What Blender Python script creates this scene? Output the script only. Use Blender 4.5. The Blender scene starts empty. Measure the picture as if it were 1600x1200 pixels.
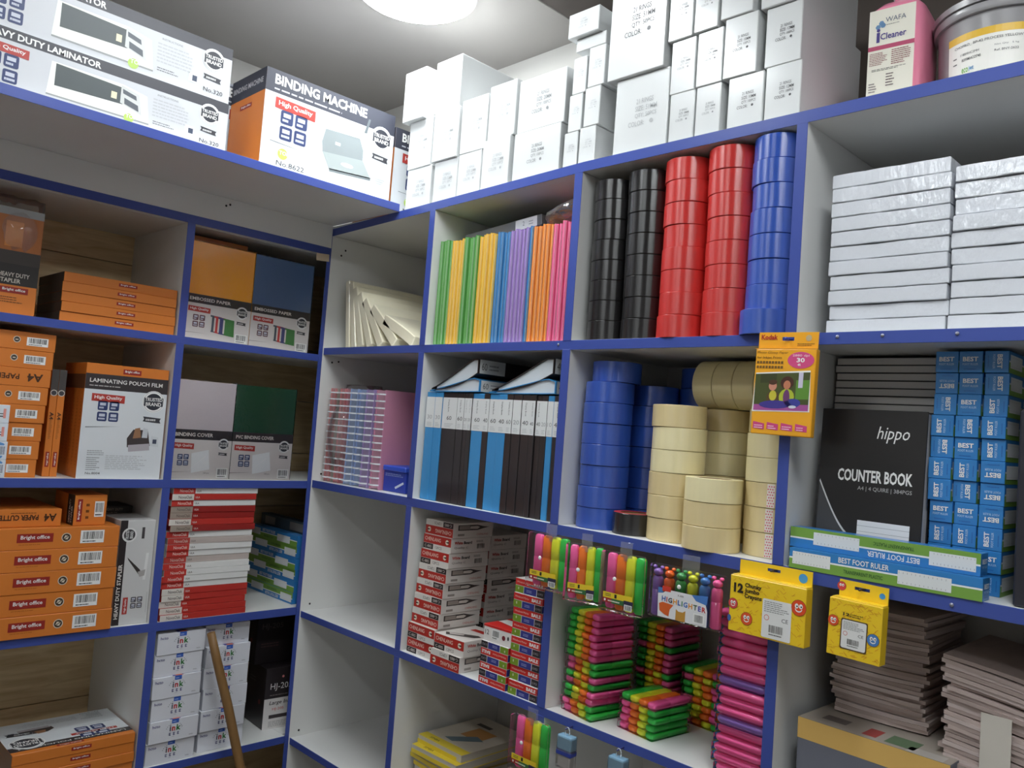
import bpy, bmesh, math, random
from mathutils import Vector, Matrix
random.seed(7)
SC = bpy.context.scene
COL = SC.collection
PI = math.pi

# ---------------------------------------------------------------- camera
cam_d = bpy.data.cameras.new('camera')
cam = bpy.data.objects.new('camera', cam_d); COL.objects.link(cam)
def _cam():
    yaw, pit, rol = 0.789, 0.0543, 0.0749
    F = Vector((-math.sin(yaw)*math.cos(pit), math.cos(yaw)*math.cos(pit), math.sin(pit)))
    R = Vector((math.cos(yaw), math.sin(yaw), 0)); U = R.cross(F)
    c, s = math.cos(rol), math.sin(rol)
    R2 = R*c+U*s; U2 = U*c-R*s
    m = Matrix((R2, U2, -F)).transposed().to_4x4()
    m.translation = Vector((2.3627, -1.4614, 1.5251))
    cam.matrix_world = m
_cam()
cam_d.sensor_width = 36; cam_d.lens = 1284.65/1600*36; cam_d.clip_start = 0.02
SC.camera = cam
# ---------------------------------------------------------------- world and exposure
w = bpy.data.worlds.new('world'); SC.world = w; w.use_nodes = True
w.node_tree.nodes['Background'].inputs[0].default_value = (0.8, 0.85, 0.9, 1)
w.node_tree.nodes['Background'].inputs[1].default_value = 0.05
SC.view_settings.view_transform = 'Standard'; SC.view_settings.look = 'None'
SC.view_settings.gamma = 1.0; SC.view_settings.use_curve_mapping = False
SC.view_settings.exposure = 0.0
SC.cycles.transparent_max_bounces = 48
LAMP_POWER = 37.0      # emission of the ceiling panels (they are the only lamps of the shop)

# ---------------------------------------------------------------- helpers
def lin(c):
    c = c/255.0
    return c/12.92 if c <= 0.04045 else ((c+0.055)/1.055)**2.4
_mats = {}
def M(col, rough=0.5, name=None, metal=0.0, coat=0.0, noise=0.0, nscale=30.0, stretch=(1,1,1), bump=0.0, bscale=120.0, spec=0.5, dist=0.001, aniso=0.0):
    key = (col, rough, metal, coat, noise, nscale, stretch, bump, bscale, spec, aniso)
    if key in _mats: return _mats[key]
    m = bpy.data.materials.new(name or 'print_%02x%02x%02x' % tuple(int(v) for v in col)); m.use_nodes = True
    nt = m.node_tree; b = nt.nodes['Principled BSDF']
    rgb = tuple(lin(v) for v in col)+(1,)
    b.inputs['Base Color'].default_value = rgb
    b.inputs['Roughness'].default_value = rough; b.inputs['Metallic'].default_value = metal
    b.inputs['Coat Weight'].default_value = coat; b.inputs['Coat Roughness'].default_value = 0.12
    b.inputs['Specular IOR Level'].default_value = spec
    if aniso:
        b.inputs['Anisotropic'].default_value = aniso; b.inputs['Anisotropic Rotation'].default_value = 0.25
        tg = nt.nodes.new('ShaderNodeTangent'); tg.direction_type = 'RADIAL'; tg.axis = 'Z'
        nt.links.new(tg.outputs[0], b.inputs['Tangent'])
    if noise or bump:
        tc = nt.nodes.new('ShaderNodeTexCoord'); mp = nt.nodes.new('ShaderNodeMapping')
        mp.inputs['Scale'].default_value = stretch
        nt.links.new(tc.outputs['Object'], mp.inputs[0])
    if noise:
        n = nt.nodes.new('ShaderNodeTexNoise'); n.inputs['Scale'].default_value = nscale; n.inputs['Detail'].default_value = 4
        nt.links.new(mp.outputs[0], n.inputs['Vector'])
        mx = nt.nodes.new('ShaderNodeMixRGB')
        mx.inputs[1].default_value = tuple(v*(1-noise) for v in rgb[:3])+(1,)
        mx.inputs[2].default_value = tuple(min(1, v*(1+noise*0.6)) for v in rgb[:3])+(1,)
        nt.links.new(n.outputs[0], mx.inputs[0]); nt.links.new(mx.outputs[0], b.inputs['Base Color'])
    if bump:
        n2 = nt.nodes.new('ShaderNodeTexNoise'); n2.inputs['Scale'].default_value = bscale; n2.inputs['Detail'].default_value = 3
        nt.links.new(mp.outputs[0], n2.inputs['Vector'])
        bp = nt.nodes.new('ShaderNodeBump'); bp.inputs['Strength'].default_value = bump; bp.inputs['Distance'].default_value = dist
        nt.links.new(n2.outputs[0], bp.inputs['Height']); nt.links.new(bp.outputs[0], b.inputs['Normal'])
        if coat: nt.links.new(bp.outputs[0], b.inputs['Coat Normal'])
    _mats[key] = m
    return m
def pine():
    m = bpy.data.materials.new('pine_wood'); m.use_nodes = True; nt = m.node_tree; b = nt.nodes['Principled BSDF']
    tc = nt.nodes.new('ShaderNodeTexCoord'); mp = nt.nodes.new('ShaderNodeMapping'); mp.inputs['Scale'].default_value = (1, 1.2, 9)
    nt.links.new(tc.outputs['Object'], mp.inputs[0])
    n = nt.nodes.new('ShaderNodeTexNoise'); n.inputs['Scale'].default_value = 5; n.inputs['Detail'].default_value = 6; n.inputs['Distortion'].default_value = 0.8
    nt.links.new(mp.outputs[0], n.inputs['Vector'])
    r = nt.nodes.new('ShaderNodeValToRGB')
    r.color_ramp.elements[0].position = 0.3; r.color_ramp.elements[0].color = (0.58, 0.41, 0.21, 1)
    r.color_ramp.elements[1].position = 0.7; r.color_ramp.elements[1].color = (0.80, 0.63, 0.38, 1)
    nt.links.new(n.outputs[0], r.inputs[0])
    mp2 = nt.nodes.new('ShaderNodeMapping'); mp2.inputs['Scale'].default_value = (1, 5.5, 4.0); nt.links.new(tc.outputs['Object'], mp2.inputs[0])
    v = nt.nodes.new('ShaderNodeTexVoronoi'); v.inputs['Scale'].default_value = 1.0; nt.links.new(mp2.outputs[0], v.inputs['Vector'])
    r2 = nt.nodes.new('ShaderNodeValToRGB'); r2.color_ramp.elements[0].position = 0.03; r2.color_ramp.elements[0].color = (0.25, 0.13, 0.08, 1)
    r2.color_ramp.elements[1].position = 0.09; r2.color_ramp.elements[1].color = (1, 1, 1, 1)
    nt.links.new(v.outputs['Distance'], r2.inputs[0])
    mx = nt.nodes.new('ShaderNodeMixRGB'); mx.blend_type = 'MULTIPLY'; mx.inputs[0].default_value = 1
    nt.links.new(r.outputs[0], mx.inputs[1]); nt.links.new(r2.outputs[0], mx.inputs[2])
    nt.links.new(mx.outputs[0], b.inputs['Base Color']); b.inputs['Roughness'].default_value = 0.65
    return m
def clear_mat(name, tint=(1,1,1), gloss=0.12, rough=0.08, bump=0.6, bscale=45, haze=0.0):
    m = bpy.data.materials.new(name); m.use_nodes = True; nt = m.node_tree
    for n in list(nt.nodes):
        if n.type == 'BSDF_PRINCIPLED': nt.nodes.remove(n)
    out = nt.nodes['Material Output']
    t = nt.nodes.new('ShaderNodeBsdfTransparent'); t.inputs[0].default_value = tint+(1,)
    g = nt.nodes.new('ShaderNodeBsdfGlossy'); g.inputs['Roughness'].default_value = rough; g.inputs[0].default_value = (1,1,1,1)
    fr = nt.nodes.new('ShaderNodeFresnel'); fr.inputs[0].default_value = 1.22
    ad = nt.nodes.new('ShaderNodeMath'); ad.operation = 'ADD'; ad.inputs[1].default_value = gloss-0.04
    n = nt.nodes.new('ShaderNodeTexNoise'); n.inputs['Scale'].default_value = bscale; n.inputs['Detail'].default_value = 2
    tc = nt.nodes.new('ShaderNodeTexCoord'); nt.links.new(tc.outputs['Object'], n.inputs['Vector'])
    bp = nt.nodes.new('ShaderNodeBump'); bp.inputs['Strength'].default_value = bump; bp.inputs['Distance'].default_value = 0.004
    nt.links.new(n.outputs[0], bp.inputs['Height']); nt.links.new(bp.outputs[0], g.inputs['Normal'])
    nt.links.new(fr.outputs[0], ad.inputs[0])
    mx = nt.nodes.new('ShaderNodeMixShader')
    nt.links.new(ad.outputs[0], mx.inputs[0]); nt.links.new(t.outputs[0], mx.inputs[1]); nt.links.new(g.outputs[0], mx.inputs[2])
    if haze:
        df = nt.nodes.new('ShaderNodeBsdfDiffuse'); df.inputs[0].default_value = (0.9,0.9,0.9,1)
        m2 = nt.nodes.new('ShaderNodeMixShader'); m2.inputs[0].default_value = haze
        nt.links.new(mx.outputs[0], m2.inputs[1]); nt.links.new(df.outputs[0], m2.inputs[2]); nt.links.new(m2.outputs[0], out.inputs[0])
    else: nt.links.new(mx.outputs[0], out.inputs[0])
    return m
CLEAR = clear_mat('clear_film', (1,1,1), 0.045, 0.06, 0.5, 45); CLEAR2 = clear_mat('clear_crumpled_film', (0.99,0.99,0.99), 0.10, 0.12, 1.0, 30, 0.07)

def O(name, mesh, mats=None, parent=None, loc=None, rot=None, kind=None):
    o = bpy.data.objects.new(name, mesh); COL.objects.link(o)
    if mesh is not None and mats is not None and len(mesh.materials) == 0:
        for m in (mats if isinstance(mats, (list, tuple)) else [mats]): mesh.materials.append(m)
    if parent: o.parent = parent
    if loc is not None: o.location = loc
    if rot is not None: o.rotation_euler = rot
    if kind: o['kind'] = kind
    return o
def tag(o, label, cat, group=None):
    o['label'] = label; o['category'] = cat
    if group: o['group'] = group
    return o
def empty(name, loc=(0,0,0), rotz=0):
    o = bpy.data.objects.new(name, None); COL.objects.link(o); o.location = loc; o.rotation_euler = (0,0,rotz); o.empty_display_size = 0.05
    return o
def dup(o, parent=None):
    c = o.copy(); COL.objects.link(c); c.parent = parent
    for ch in list(o.children): dup(ch, c)
    return c
def bm_mesh(bm, name, smooth=False):
    me = bpy.data.meshes.new(name); bm.to_mesh(me); bm.free()
    if smooth:
        for p in me.polygons: p.use_smooth = True
    return me
def add_box(bm, x0, x1, y0, y1, z0, z1):
    v = [bm.verts.new(p) for p in ((x0,y0,z0),(x1,y0,z0),(x1,y1,z0),(x0,y1,z0),(x0,y0,z1),(x1,y0,z1),(x1,y1,z1),(x0,y1,z1))]
    return [bm.faces.new([v[i] for i in f]) for f in ((0,3,2,1),(4,5,6,7),(0,1,5,4),(1,2,6,5),(2,3,7,6),(3,0,4,7))]
_boxes = {}
def box(x0, x1, y0, y1, z0, z1, bev=0.0, seg=1, name='box', smooth=False, share=False):
    key = (round(x0,4),round(x1,4),round(y0,4),round(y1,4),round(z0,4),round(z1,4),bev,seg,share)
    if share and key in _boxes: return _boxes[key]
    bm = bmesh.new(); add_box(bm, x0,x1,y0,y1,z0,z1)
    if bev: bmesh.ops.bevel(bm, geom=bm.edges[:], offset=bev, segments=seg, affect='EDGES', profile=0.5)
    me = bm_mesh(bm, name, smooth)
    if share: _boxes[key] = me
    return me
def lathe(prof, n=32, name='lathe', smooth=True, closed=False):
    bm = bmesh.new(); rings = []
    for r, z in prof:
        rings.append([bm.verts.new((r*math.cos(2*PI*i/n), r*math.sin(2*PI*i/n), z)) for i in range(n)])
    seq = list(range(len(rings)-1))
    for k in seq:
        for i in range(n):
            bm.faces.new((rings[k][i], rings[k][(i+1)%n], rings[k+1][(i+1)%n], rings[k+1][i]))
    if closed:
        for i in range(n):
            bm.faces.new((rings[-1][i], rings[-1][(i+1)%n], rings[0][(i+1)%n], rings[0][i]))
    bmesh.ops.recalc_face_normals(bm, faces=bm.faces[:])
    me = bm_mesh(bm, name, smooth)
    return me
def sharp(me, ang=35):
    me.set_sharp_from_angle(angle=math.radians(ang)); return me
def prism(pts, y0, y1, name='prism', bev=0.0):
    """closed xz outline extruded along y"""
    bm = bmesh.new()
    a = [bm.verts.new((x,y0,z)) for x, z in pts]; b = [bm.verts.new((x,y1,z)) for x, z in pts]
    n = len(pts)
    bm.faces.new(a); bm.faces.new(b[::-1])
    for i in range(n): bm.faces.new((a[i], b[i], b[(i+1)%n], a[(i+1)%n]))
    bmesh.ops.recalc_face_normals(bm, faces=bm.faces[:])
    if bev: bmesh.ops.bevel(bm, geom=bm.edges[:], offset=bev, segments=1, affect='EDGES')
    return bm_mesh(bm, name)
def tube(pts, r, n=6, name='tube'):
    bm = bmesh.new(); rings = []
    pts = [Vector(p) for p in pts]
    for i, p in enumerate(pts):
        d = (pts[min(i+1,len(pts)-1)]-pts[max(i-1,0)]).normalized()
        s = d.cross(Vector((0,0,1)));
        if s.length < 1e-3: s = d.cross(Vector((1,0,0)))
        s.normalize(); t = d.cross(s)
        rr = r[i] if isinstance(r, (list,tuple)) else r
        rings.append([bm.verts.new(p+s*rr*math.cos(2*PI*k/n)+t*rr*math.sin(2*PI*k/n)) for k in range(n)])
    for i in range(len(rings)-1):
        for k in range(n): bm.faces.new((rings[i][k], rings[i][(k+1)%n], rings[i+1][(k+1)%n], rings[i+1][k]))
    bm.faces.new(rings[0][::-1]); bm.faces.new(rings[-1])
    bmesh.ops.recalc_face_normals(bm, faces=bm.faces[:])
    return bm_mesh(bm, name, True)
ORD = ['','first','second','third','fourth','fifth','sixth','seventh','eighth','ninth','tenth','eleventh','twelfth','thirteenth','fourteenth','fifteenth','sixteenth','seventeenth','eighteenth','nineteenth','twentieth','twenty-first','twenty-second','twenty-third','twenty-fourth','twenty-fifth','twenty-sixth','twenty-seventh','twenty-eighth','twenty-ninth','thirtieth','thirty-first','thirty-second','thirty-third','thirty-fourth','thirty-fifth','thirty-sixth','thirty-seventh','thirty-eighth','thirty-ninth','fortieth']
def nth(i, n, a='bottom', b='top'):
    """i counts from 1 at end a"""
    if i == 1: return a+'most'
    if i == n: return b+'most'
    return '%s from the %s' % (ORD[i], a) if i <= n-i+1 else '%s from the %s' % (ORD[n-i+1], b)

# ---------------------------------------------------------------- flat print (lettering, marks) as thin meshes
_txt = {}
def text_geo(s, bold=0.0, shear=0.0):
    k = (s, bold, shear)
    if k in _txt: return _txt[k]
    cu = bpy.data.curves.new('txt', 'FONT'); cu.body = s; cu.size = 1; cu.resolution_u = 2; cu.offset = bold; cu.shear = shear; cu.fill_mode = 'FRONT'
    ob = bpy.data.objects.new('txt', cu); COL.objects.link(ob)
    dg = bpy.context.evaluated_depsgraph_get()
    me = bpy.data.meshes.new_from_object(ob.evaluated_get(dg))
    vs = [(v.co.x, v.co.y) for v in me.vertices]; fs = [tuple(p.vertices) for p in me.polygons]
    bpy.data.objects.remove(ob); bpy.data.curves.remove(cu); bpy.data.meshes.remove(me)
    if not vs: vs, fs = [(0,0),(1,0),(1,1)], [(0,1,2)]
    x0 = min(v[0] for v in vs); y0 = min(v[1] for v in vs); x1 = max(v[0] for v in vs); y1 = max(v[1] for v in vs)
    _txt[k] = ([(a-x0, b-y0) for a, b in vs], fs, x1-x0, y1-y0)
    return _txt[k]
BLK = (28,26,26); WHT = (238,238,236); RED = (176,38,30); ORG = (212,122,46); GRY = (92,92,92); NAVY = (44,58,104)
class Print:
    def __init__(s): s.it = []
    def poly(s, pts, c, l=1): s.it.append((list(pts), [tuple(range(len(pts)))], c, l)); return s
    def rect(s, x0, y0, x1, y1, c, l=1): return s.poly([(x0,y0),(x1,y0),(x1,y1),(x0,y1)], c, l)
    def disc(s, x, y, r, c, l=1, ry=None, n=18):
        ry = ry or r
        return s.poly([(x+r*math.cos(2*PI*i/n), y+ry*math.sin(2*PI*i/n)) for i in range(n)], c, l)
    def rrect(s, x0, y0, x1, y1, r, c, l=1):
        p = []
        for cx, cy, a in ((x1-r,y0+r,-PI/2),(x1-r,y1-r,0),(x0+r,y1-r,PI/2),(x0+r,y0+r,PI)):
            p += [(cx+r*math.cos(a+k*PI/6), cy+r*math.sin(a+k*PI/6)) for k in range(4)]
        return s.poly(p, c, l)
    def text(s, t, x, y, c, w=None, h=None, rot=0, l=4, bold=0.0, cx=False, shear=0.0):
        vs, fs, W, H = text_geo(t, bold, shear)
        if w and h: sx, sy = w/W, h/H
        elif w: sx = sy = w/W
        else: sx = sy = h/H
        ca, sa = math.cos(rot), math.sin(rot)
        ox = -W*sx/2 if cx else 0
        pts = []
        for a, b in vs:
            p, q = a*sx+ox, b*sy
            pts.append((x+p*ca-q*sa, y+p*sa+q*ca))
        s.it.append((pts, fs, c, l)); return s
    def lines(s, x, y, w, h, n, c=GRY, l=3, seed=1, th=0.42):
        rn = random.Random(seed); p = h/n
        for i in range(n):
            ww = w*(0.6+0.4*rn.random()); xx = x; yy = y+h-(i+0.8)*p
            while xx < x+ww:
                e = min(x+ww, xx+w*rn.uniform(0.04, 0.14))
                s.rect(xx, yy, e, yy+p*th, c, l); xx = e+w*0.018
        return s
    def bars(s, x, y, w, h, l=3, seed=3, c=BLK, bg=WHT, foot=True):
        if bg: s.rect(x, y, x+w, y+h, bg, l)
        rn = random.Random(seed); xx = x+w*0.1
        while xx < x+w*0.9:
            b = w*rn.choice((0.012, 0.02, 0.035)); s.rect(xx, y+h*(0.3 if foot else 0.1), min(xx+b, x+w*0.92), y+h*0.9, c, l+1); xx += b+w*rn.choice((0.014, 0.022, 0.03))
        if foot: s.lines(x+w*0.1, y+h*0.06, w*0.8, h*0.18, 1, c, l+1, seed)
        return s
    def seal(s, x, y, r, l=4):
        s.disc(x, y, r, (236,236,236), l, n=24).disc(x, y, r*0.93, (150,150,150), l+1, n=24).disc(x, y, r*0.9, (238,238,238), l+2, n=24)
        r *= 1.12; s.disc(x, y, r*0.68, (46,48,58), l+3, n=24)
        s.rect(x-r*0.76, y-r*0.36, x+r*0.76, y+r*0.34, (46,48,58), l+4)
        s.text('TRUSTED', x, y+r*0.04, WHT, w=r*1.4, h=r*0.29, l=l+5, bold=0.02, cx=True).text('BRAND', x, y-r*0.34, WHT, w=r*1.25, h=r*0.29, l=l+5, bold=0.02, cx=True)
        yb = y-r*1.62
        s.poly([(x-r*0.72,yb),(x-r*0.62,yb+r*0.2),(x-r*0.72,yb+r*0.4),(x+r*0.72,yb+r*0.3),(x+r*0.62,yb+r*0.1),(x+r*0.72,yb-r*0.1)], (58,58,64), l)
        s.lines(x-r*0.5, yb+r*0.02, r, r*0.22, 1, (200,200,200), l+1, 9, 0.7)
        return s
    def badge(s, x, y, w, h, l=4):
        s.poly([(x,y+h*0.12),(x+w,y),(x+w,y+h*0.9),(x,y+h)], (178,58,50), l)
        s.text('High Quality', x+w*0.08, y+h*0.28, WHT, w=w*0.84, h=h*0.5, l=l+1, bold=0.015); return s
    def tiles(s, x, y, w, c=NAVY, l=4):
        g = w*0.08; q = (w-g)/2
        for i in (0,1):
            for j in (0,1):
                a, b = x+i*(q+g), y+j*(q+g)
                s.rrect(a, b, a+q, b+q, q*0.15, c, l).lines(a+q*0.15, b+q*0.12, q*0.7, q*0.3, 1, (200,205,220), l+1, i*2+j, 0.6).rect(a+q*0.2, b+q*0.5, a+q*0.8, b+q*0.8, (196,200,214), l+1)
        return s
    def brand(s, x, y, w, h, l=3, rot=0):
        if rot:
            ca, sa = math.cos(rot), math.sin(rot)
            f = lambda p, q: (x+p*ca-q*sa, y+p*sa+q*ca)
            s.poly([f(0,0), f(w,0), f(w,h), f(0,h)], (150,38,28), l); a, b = f(w*0.1, h*0.3)
            s.text('Bright office', a, b, WHT, w=w*0.8, h=h*0.5, l=l+1, bold=0.015, rot=rot)
        else:
            s.rect(x, y, x+w, y+h, (150,38,28), l).text('Bright office', x+w*0.1, y+h*0.25, WHT, w=w*0.8, h=h*0.56, l=l+1, bold=0.015)
        return s
    def flip(s, w, h, face_w=None):
        n = Print(); n.it = [([(w-a, h-b) for a, b in p], f, c, l) for p, f, c, l in s.it]; return n
    def mesh(s, fn, rough=0.45, name='print'):
        """fn(u, v, off) -> local xyz"""
        V, F, MI, mats = [], [], [], []
        for pts, fs, c, l in s.it:
            b = len(V); off = 0.00025+0.00013*l
            V += [fn(u, v, off) for u, v in pts]
            m = M(c, rough)
            if m not in mats: mats.append(m)
            k = mats.index(m)
            for f in fs: F.append(tuple(b+i for i in f)); MI.append(k)
        me = bpy.data.meshes.new(name); me.from_pydata(V, [], F)
        for m in mats: me.materials.append(m)
        me.polygons.foreach_set('material_index', MI); me.update()
        return me
def face_fn(face, w, d, h):
    if face == 'front': return lambda u, v, o: (-w/2+u, -d/2-o, v)
    if face == 'left': return lambda u, v, o: (-w/2-o, d/2-u, v)
    if face == 'right': return lambda u, v, o: (w/2+o, -d/2+u, v)
    if face == 'top': return lambda u, v, o: (-w/2+u, -d/2+v, h+o)
_pm = {}
def stick(o, pr, dims, face='front', name=None, key=None, rough=0.45):
    k = (key, face)
    if key and k in _pm: me = _pm[k]
    else:
        me = pr.mesh(face_fn(face, *dims), rough)
        if key: _pm[k] = me
    return O(name or face+'_print', me, None, o)
def carton(name, w, d, h, mat, bev=0.0012):
    o = O(name, box(-w/2, w/2, -d/2, d/2, 0, h, bev, 1, name, share=True).copy() if False else box(-w/2, w/2, -d/2, d/2, 0, h, bev, 1, name), mat)
    o['_w'] = w; o['_d'] = d; o['_h'] = h
    return o
def putR(o, x0, yf, z, rz=0.0, w=None, d=None):
    w = w or o['_w']; d = d or o['_d']
    o.location = (x0+w/2, yf+d/2, z); o.rotation_euler = (0,0,rz); return o
def putL(o, y0, xf, z, rz=0.0, w=None, d=None):
    w = w or o['_w']; d = d or o['_d']
    o.location = (xf-d/2, y0+w/2, z); o.rotation_euler = (0,0,PI/2+rz); return o

# ---------------------------------------------------------------- common materials
WHITE = M((226,226,224), 0.38, 'white_melamine', noise=0.04, nscale=6)
BLUE = M((64,82,160), 0.32, 'blue_edge_band', noise=0.05, nscale=14)
PINE = pine()
CARD_W = M((214,216,216), 0.3, 'white_gloss_card', coat=0.25, noise=0.02, nscale=9)
CARD_O = M(ORG, 0.42, 'orange_card', noise=0.06, nscale=12)
CARD_K = M((34,31,31), 0.4, 'black_card', noise=0.08, nscale=20)
PAPER = M((222,224,228), 0.55, 'white_paper', noise=0.04, nscale=40, stretch=(1,1,12))
PAGES = M((214,210,206), 0.7, 'page_edges', noise=0.16, nscale=18, stretch=(1,1,60))

# ---------------------------------------------------------------- shelf levels (metres)
H = dict(h0t=2.175, h0b=2.152, h1t=1.7442, h1b=1.7225, h2t=1.3092, h2b=1.286, h3t=0.8855, h3b=0.8665, h4t=0.4818, h4b=0.4620)
Lz = dict(l0t=2.0759, l0b=2.0517, l1t=1.7201, l1b=1.6985, l2t=1.306, l2b=1.2826, l3t=0.8998, l3b=0.8760, l4t=0.4914, l4b=0.4700)
# ================================================================ the room
def struct(name, mesh, mat, parent=None, **k):
    o = O(name, mesh, mat, parent, **k)
    if not parent: o['kind'] = 'structure'
    return o
struct('floor', box(-0.5, 3.7, -3.2, 0.5, -0.06, 0.0), M((120,112,104), 0.5, 'floor_tile', noise=0.15, nscale=8))
CEILM = M((158,154,150), 0.6, 'ceiling_board', noise=0.05, nscale=5)
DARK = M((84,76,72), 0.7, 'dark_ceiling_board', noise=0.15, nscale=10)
cl = struct('ceiling', box(-0.5, 3.7, -3.2, 0.5, 2.80, 2.86), CEILM)
O('white_ceiling_panel', box(-0.46, 0.70, -3.1, 0.46, 2.777, 2.799, 0.002), CEILM, cl)
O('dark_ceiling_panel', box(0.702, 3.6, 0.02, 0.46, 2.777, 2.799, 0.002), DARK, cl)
O('white_ceiling_panel', box(0.702, 3.6, -3.1, 0.018, 2.777, 2.799, 0.002), CEILM, cl)
WALLM = M((206,204,200), 0.7, 'wall_paint', noise=0.05, nscale=4)
struct('wall_left', box(-0.52, -0.45, -3.2, 0.5, 0, 2.80), WALLM)
wb = struct('wall_back', box(-0.45, 3.7, 0.436, 0.5, 0, 2.80), WALLM)
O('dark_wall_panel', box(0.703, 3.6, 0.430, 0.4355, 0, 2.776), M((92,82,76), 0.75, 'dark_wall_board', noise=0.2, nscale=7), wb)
struct('wall_right', box(3.6, 3.7, -3.2, 0.43, 0, 2.80), WALLM)
struct('wall_front', box(-0.45, 3.6, -3.2, -3.1, 0, 2.80), WALLM)

def emit(name, col, s):
    m = bpy.data.materials.new(name); m.use_nodes = True; nt = m.node_tree
    b = nt.nodes['Principled BSDF']; b.inputs['Base Color'].default_value = (1,1,1,1)
    b.inputs['Emission Color'].default_value = col+(1,); b.inputs['Emission Strength'].default_value = s
    return m
def lamp(x0, x1, y0, y1, label):
    t = empty('ceiling_lamp', ((x0+x1)/2, (y0+y1)/2, 2.777))
    a, b = (x1-x0)/2, (y1-y0)/2
    O('diffuser', box(-a+.008, a-.008, -b+.008, b-.008, -0.030, -0.022, 0.003), LAMPM, t)
    bm = bmesh.new()
    for q in ((-a,a,-b,-b+.008),(-a,a,b-.008,b),(-a,-a+.008,-b+.008,b-.008),(a-.008,a,-b+.008,b-.008)): add_box(bm, q[0],q[1],q[2],q[3],-0.03,-0.001)
    O('frame', bm_mesh(bm, 'frame'), M((235,235,235), 0.4, 'lamp_frame'), t)
    tag(t, label, 'lamp')
LAMPM = emit('lamp_diffuser', (0.93, 0.98, 1.0), LAMP_POWER)
t = empty('ceiling_lamp', (0.45, -0.075, 2.777)); tag(t, 'round white ceiling light glowing above the corner of the shelves', 'lamp')
O('diffuser', lathe([(.0001,-.020),(.150,-.020),(.166,-.016),(.170,-.008)], 48, 'diffuser'), emit('round_lamp_diffuser', (0.93, 0.98, 1.0), LAMP_POWER*1.25), t)
O('frame', lathe([(.1705,-.001),(.1705,-.010),(.178,-.010),(.180,-.001)], 48, 'frame'), M((235,235,235), 0.4, 'lamp_frame'), t)
lamp(0.86, 1.06, -0.95, -0.32, 'long white ceiling lamp in front of the right-hand shelves')
lamp(2.20, 2.40, -1.30, -0.45, 'long white ceiling lamp above the aisle at the right')
lamp(1.10, 1.70, -2.15, -1.95, 'long white ceiling lamp at the back of the aisle, behind the viewer')

# ================================================================ shelf units
def board(parent, name, x0, x1, y0, y1, z0, z1, edge, mat=WHITE, ename='edge_band'):
    """board with a blue edge band on its front (edge = '-y' or '+x')"""
    o = O(name, box(x0, x1, y0, y1, z0, z1, 0.0006), mat, parent)
    e = 0.0018
    if edge == '-y': me = box(x0, x1, y0-e, y0+0.0002, z0-0.0004, z1+0.0004, 0.0005)
    else: me = box(x1-0.0002, x1+e, y0, y1, z0-0.0004, z1+0.0004, 0.0005)
    O(ename, me, BLUE, o)
    return o
RU = empty('shelf_unit', (0,0,0)); tag(RU, 'white shelf unit with blue edges along the back, holding tapes and folders', 'shelf')
XE = 2.20; YB = 0.405
SAG = lambda x: 0.030*max(0.0, 1.08-x)          # the top board sags towards the corner
def sag_poly(z0, z1): return [(-0.018, z0-SAG(-0.018)), (1.08, z0), (XE+0.02, z0), (XE+0.02, z1), (1.08, z1), (-0.018, z1-SAG(-0.018))]
tb = O('top_board', prism(sag_poly(H['h0b'], H['h0t']), 0.0, YB, 'top_board'), WHITE, RU)
O('edge_band', prism(sag_poly(H['h0b']-.0004, H['h0t']+.0004), -0.0018, 0.0002, 'edge_band'), BLUE, tb)
for a in ('h1','h2','h3','h4'):
    board(RU, 'shelf_board', 0.0, XE, 0.0012, YB, H[a+'b'], H[a+'t'], '-y')
board(RU, 'upright', -0.0185, 0.0, -0.004, YB, 0.0, H['h0b']-SAG(-.0185)-.0005, '-y')
for k, (a, b) in {'v1':(0.5045,0.5275),'v2':(1.0539,1.0785),'v3':(1.6185,1.6405)}.items():
    for top, bot in (('h0b','h1t'),('h1b','h2t'),('h2b','h3t'),('h3b','h4t'),('h4b',None)):
        board(RU, 'upright', a, b, 0.0, YB, H[bot] if bot else 0.0, H[top]-(SAG(a)+.0005 if top == 'h0b' else 0), '-y')
board(RU, 'upright', XE, XE+0.02, 0.0, YB, 0.0, H['h0b'], '-y')
O('back_panel', box(-0.018, XE+0.02, YB+0.0005, YB+0.008, 0.0, H['h0t']), M((206,202,198), 0.5, 'white_hardboard', noise=0.05, nscale=5), RU)
SCREW = M((40,38,40), 0.4, 'screw_head', metal=0.6)
def screw(parent, loc, ax, mat=None):
    me = lathe([(0.0001,0.0012),(0.003,0.001),(0.0034,0.0)], 10, 'screw')
    O('screw', me, mat or SCREW, parent, loc, {'+x':(0,PI/2,0),'-y':(PI/2,0,0)}[ax])
for y, z in ((0.05,2.080),(0.035,2.060),(0.03,0.906),(0.03,0.50),(0.03,1.33),(0.035,1.70),(0.06,1.705)): screw(RU, (0.0002, y, z), '+x')
for x, z in ((1.72,1.736),(1.80,1.736),(1.92,1.736),(1.78,1.298),(1.93,1.296),(1.04,1.735)): screw(RU, (x, -0.0019, z), '-y', M((150,152,170), .4, 'zinc_screw', metal=.5))

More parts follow.
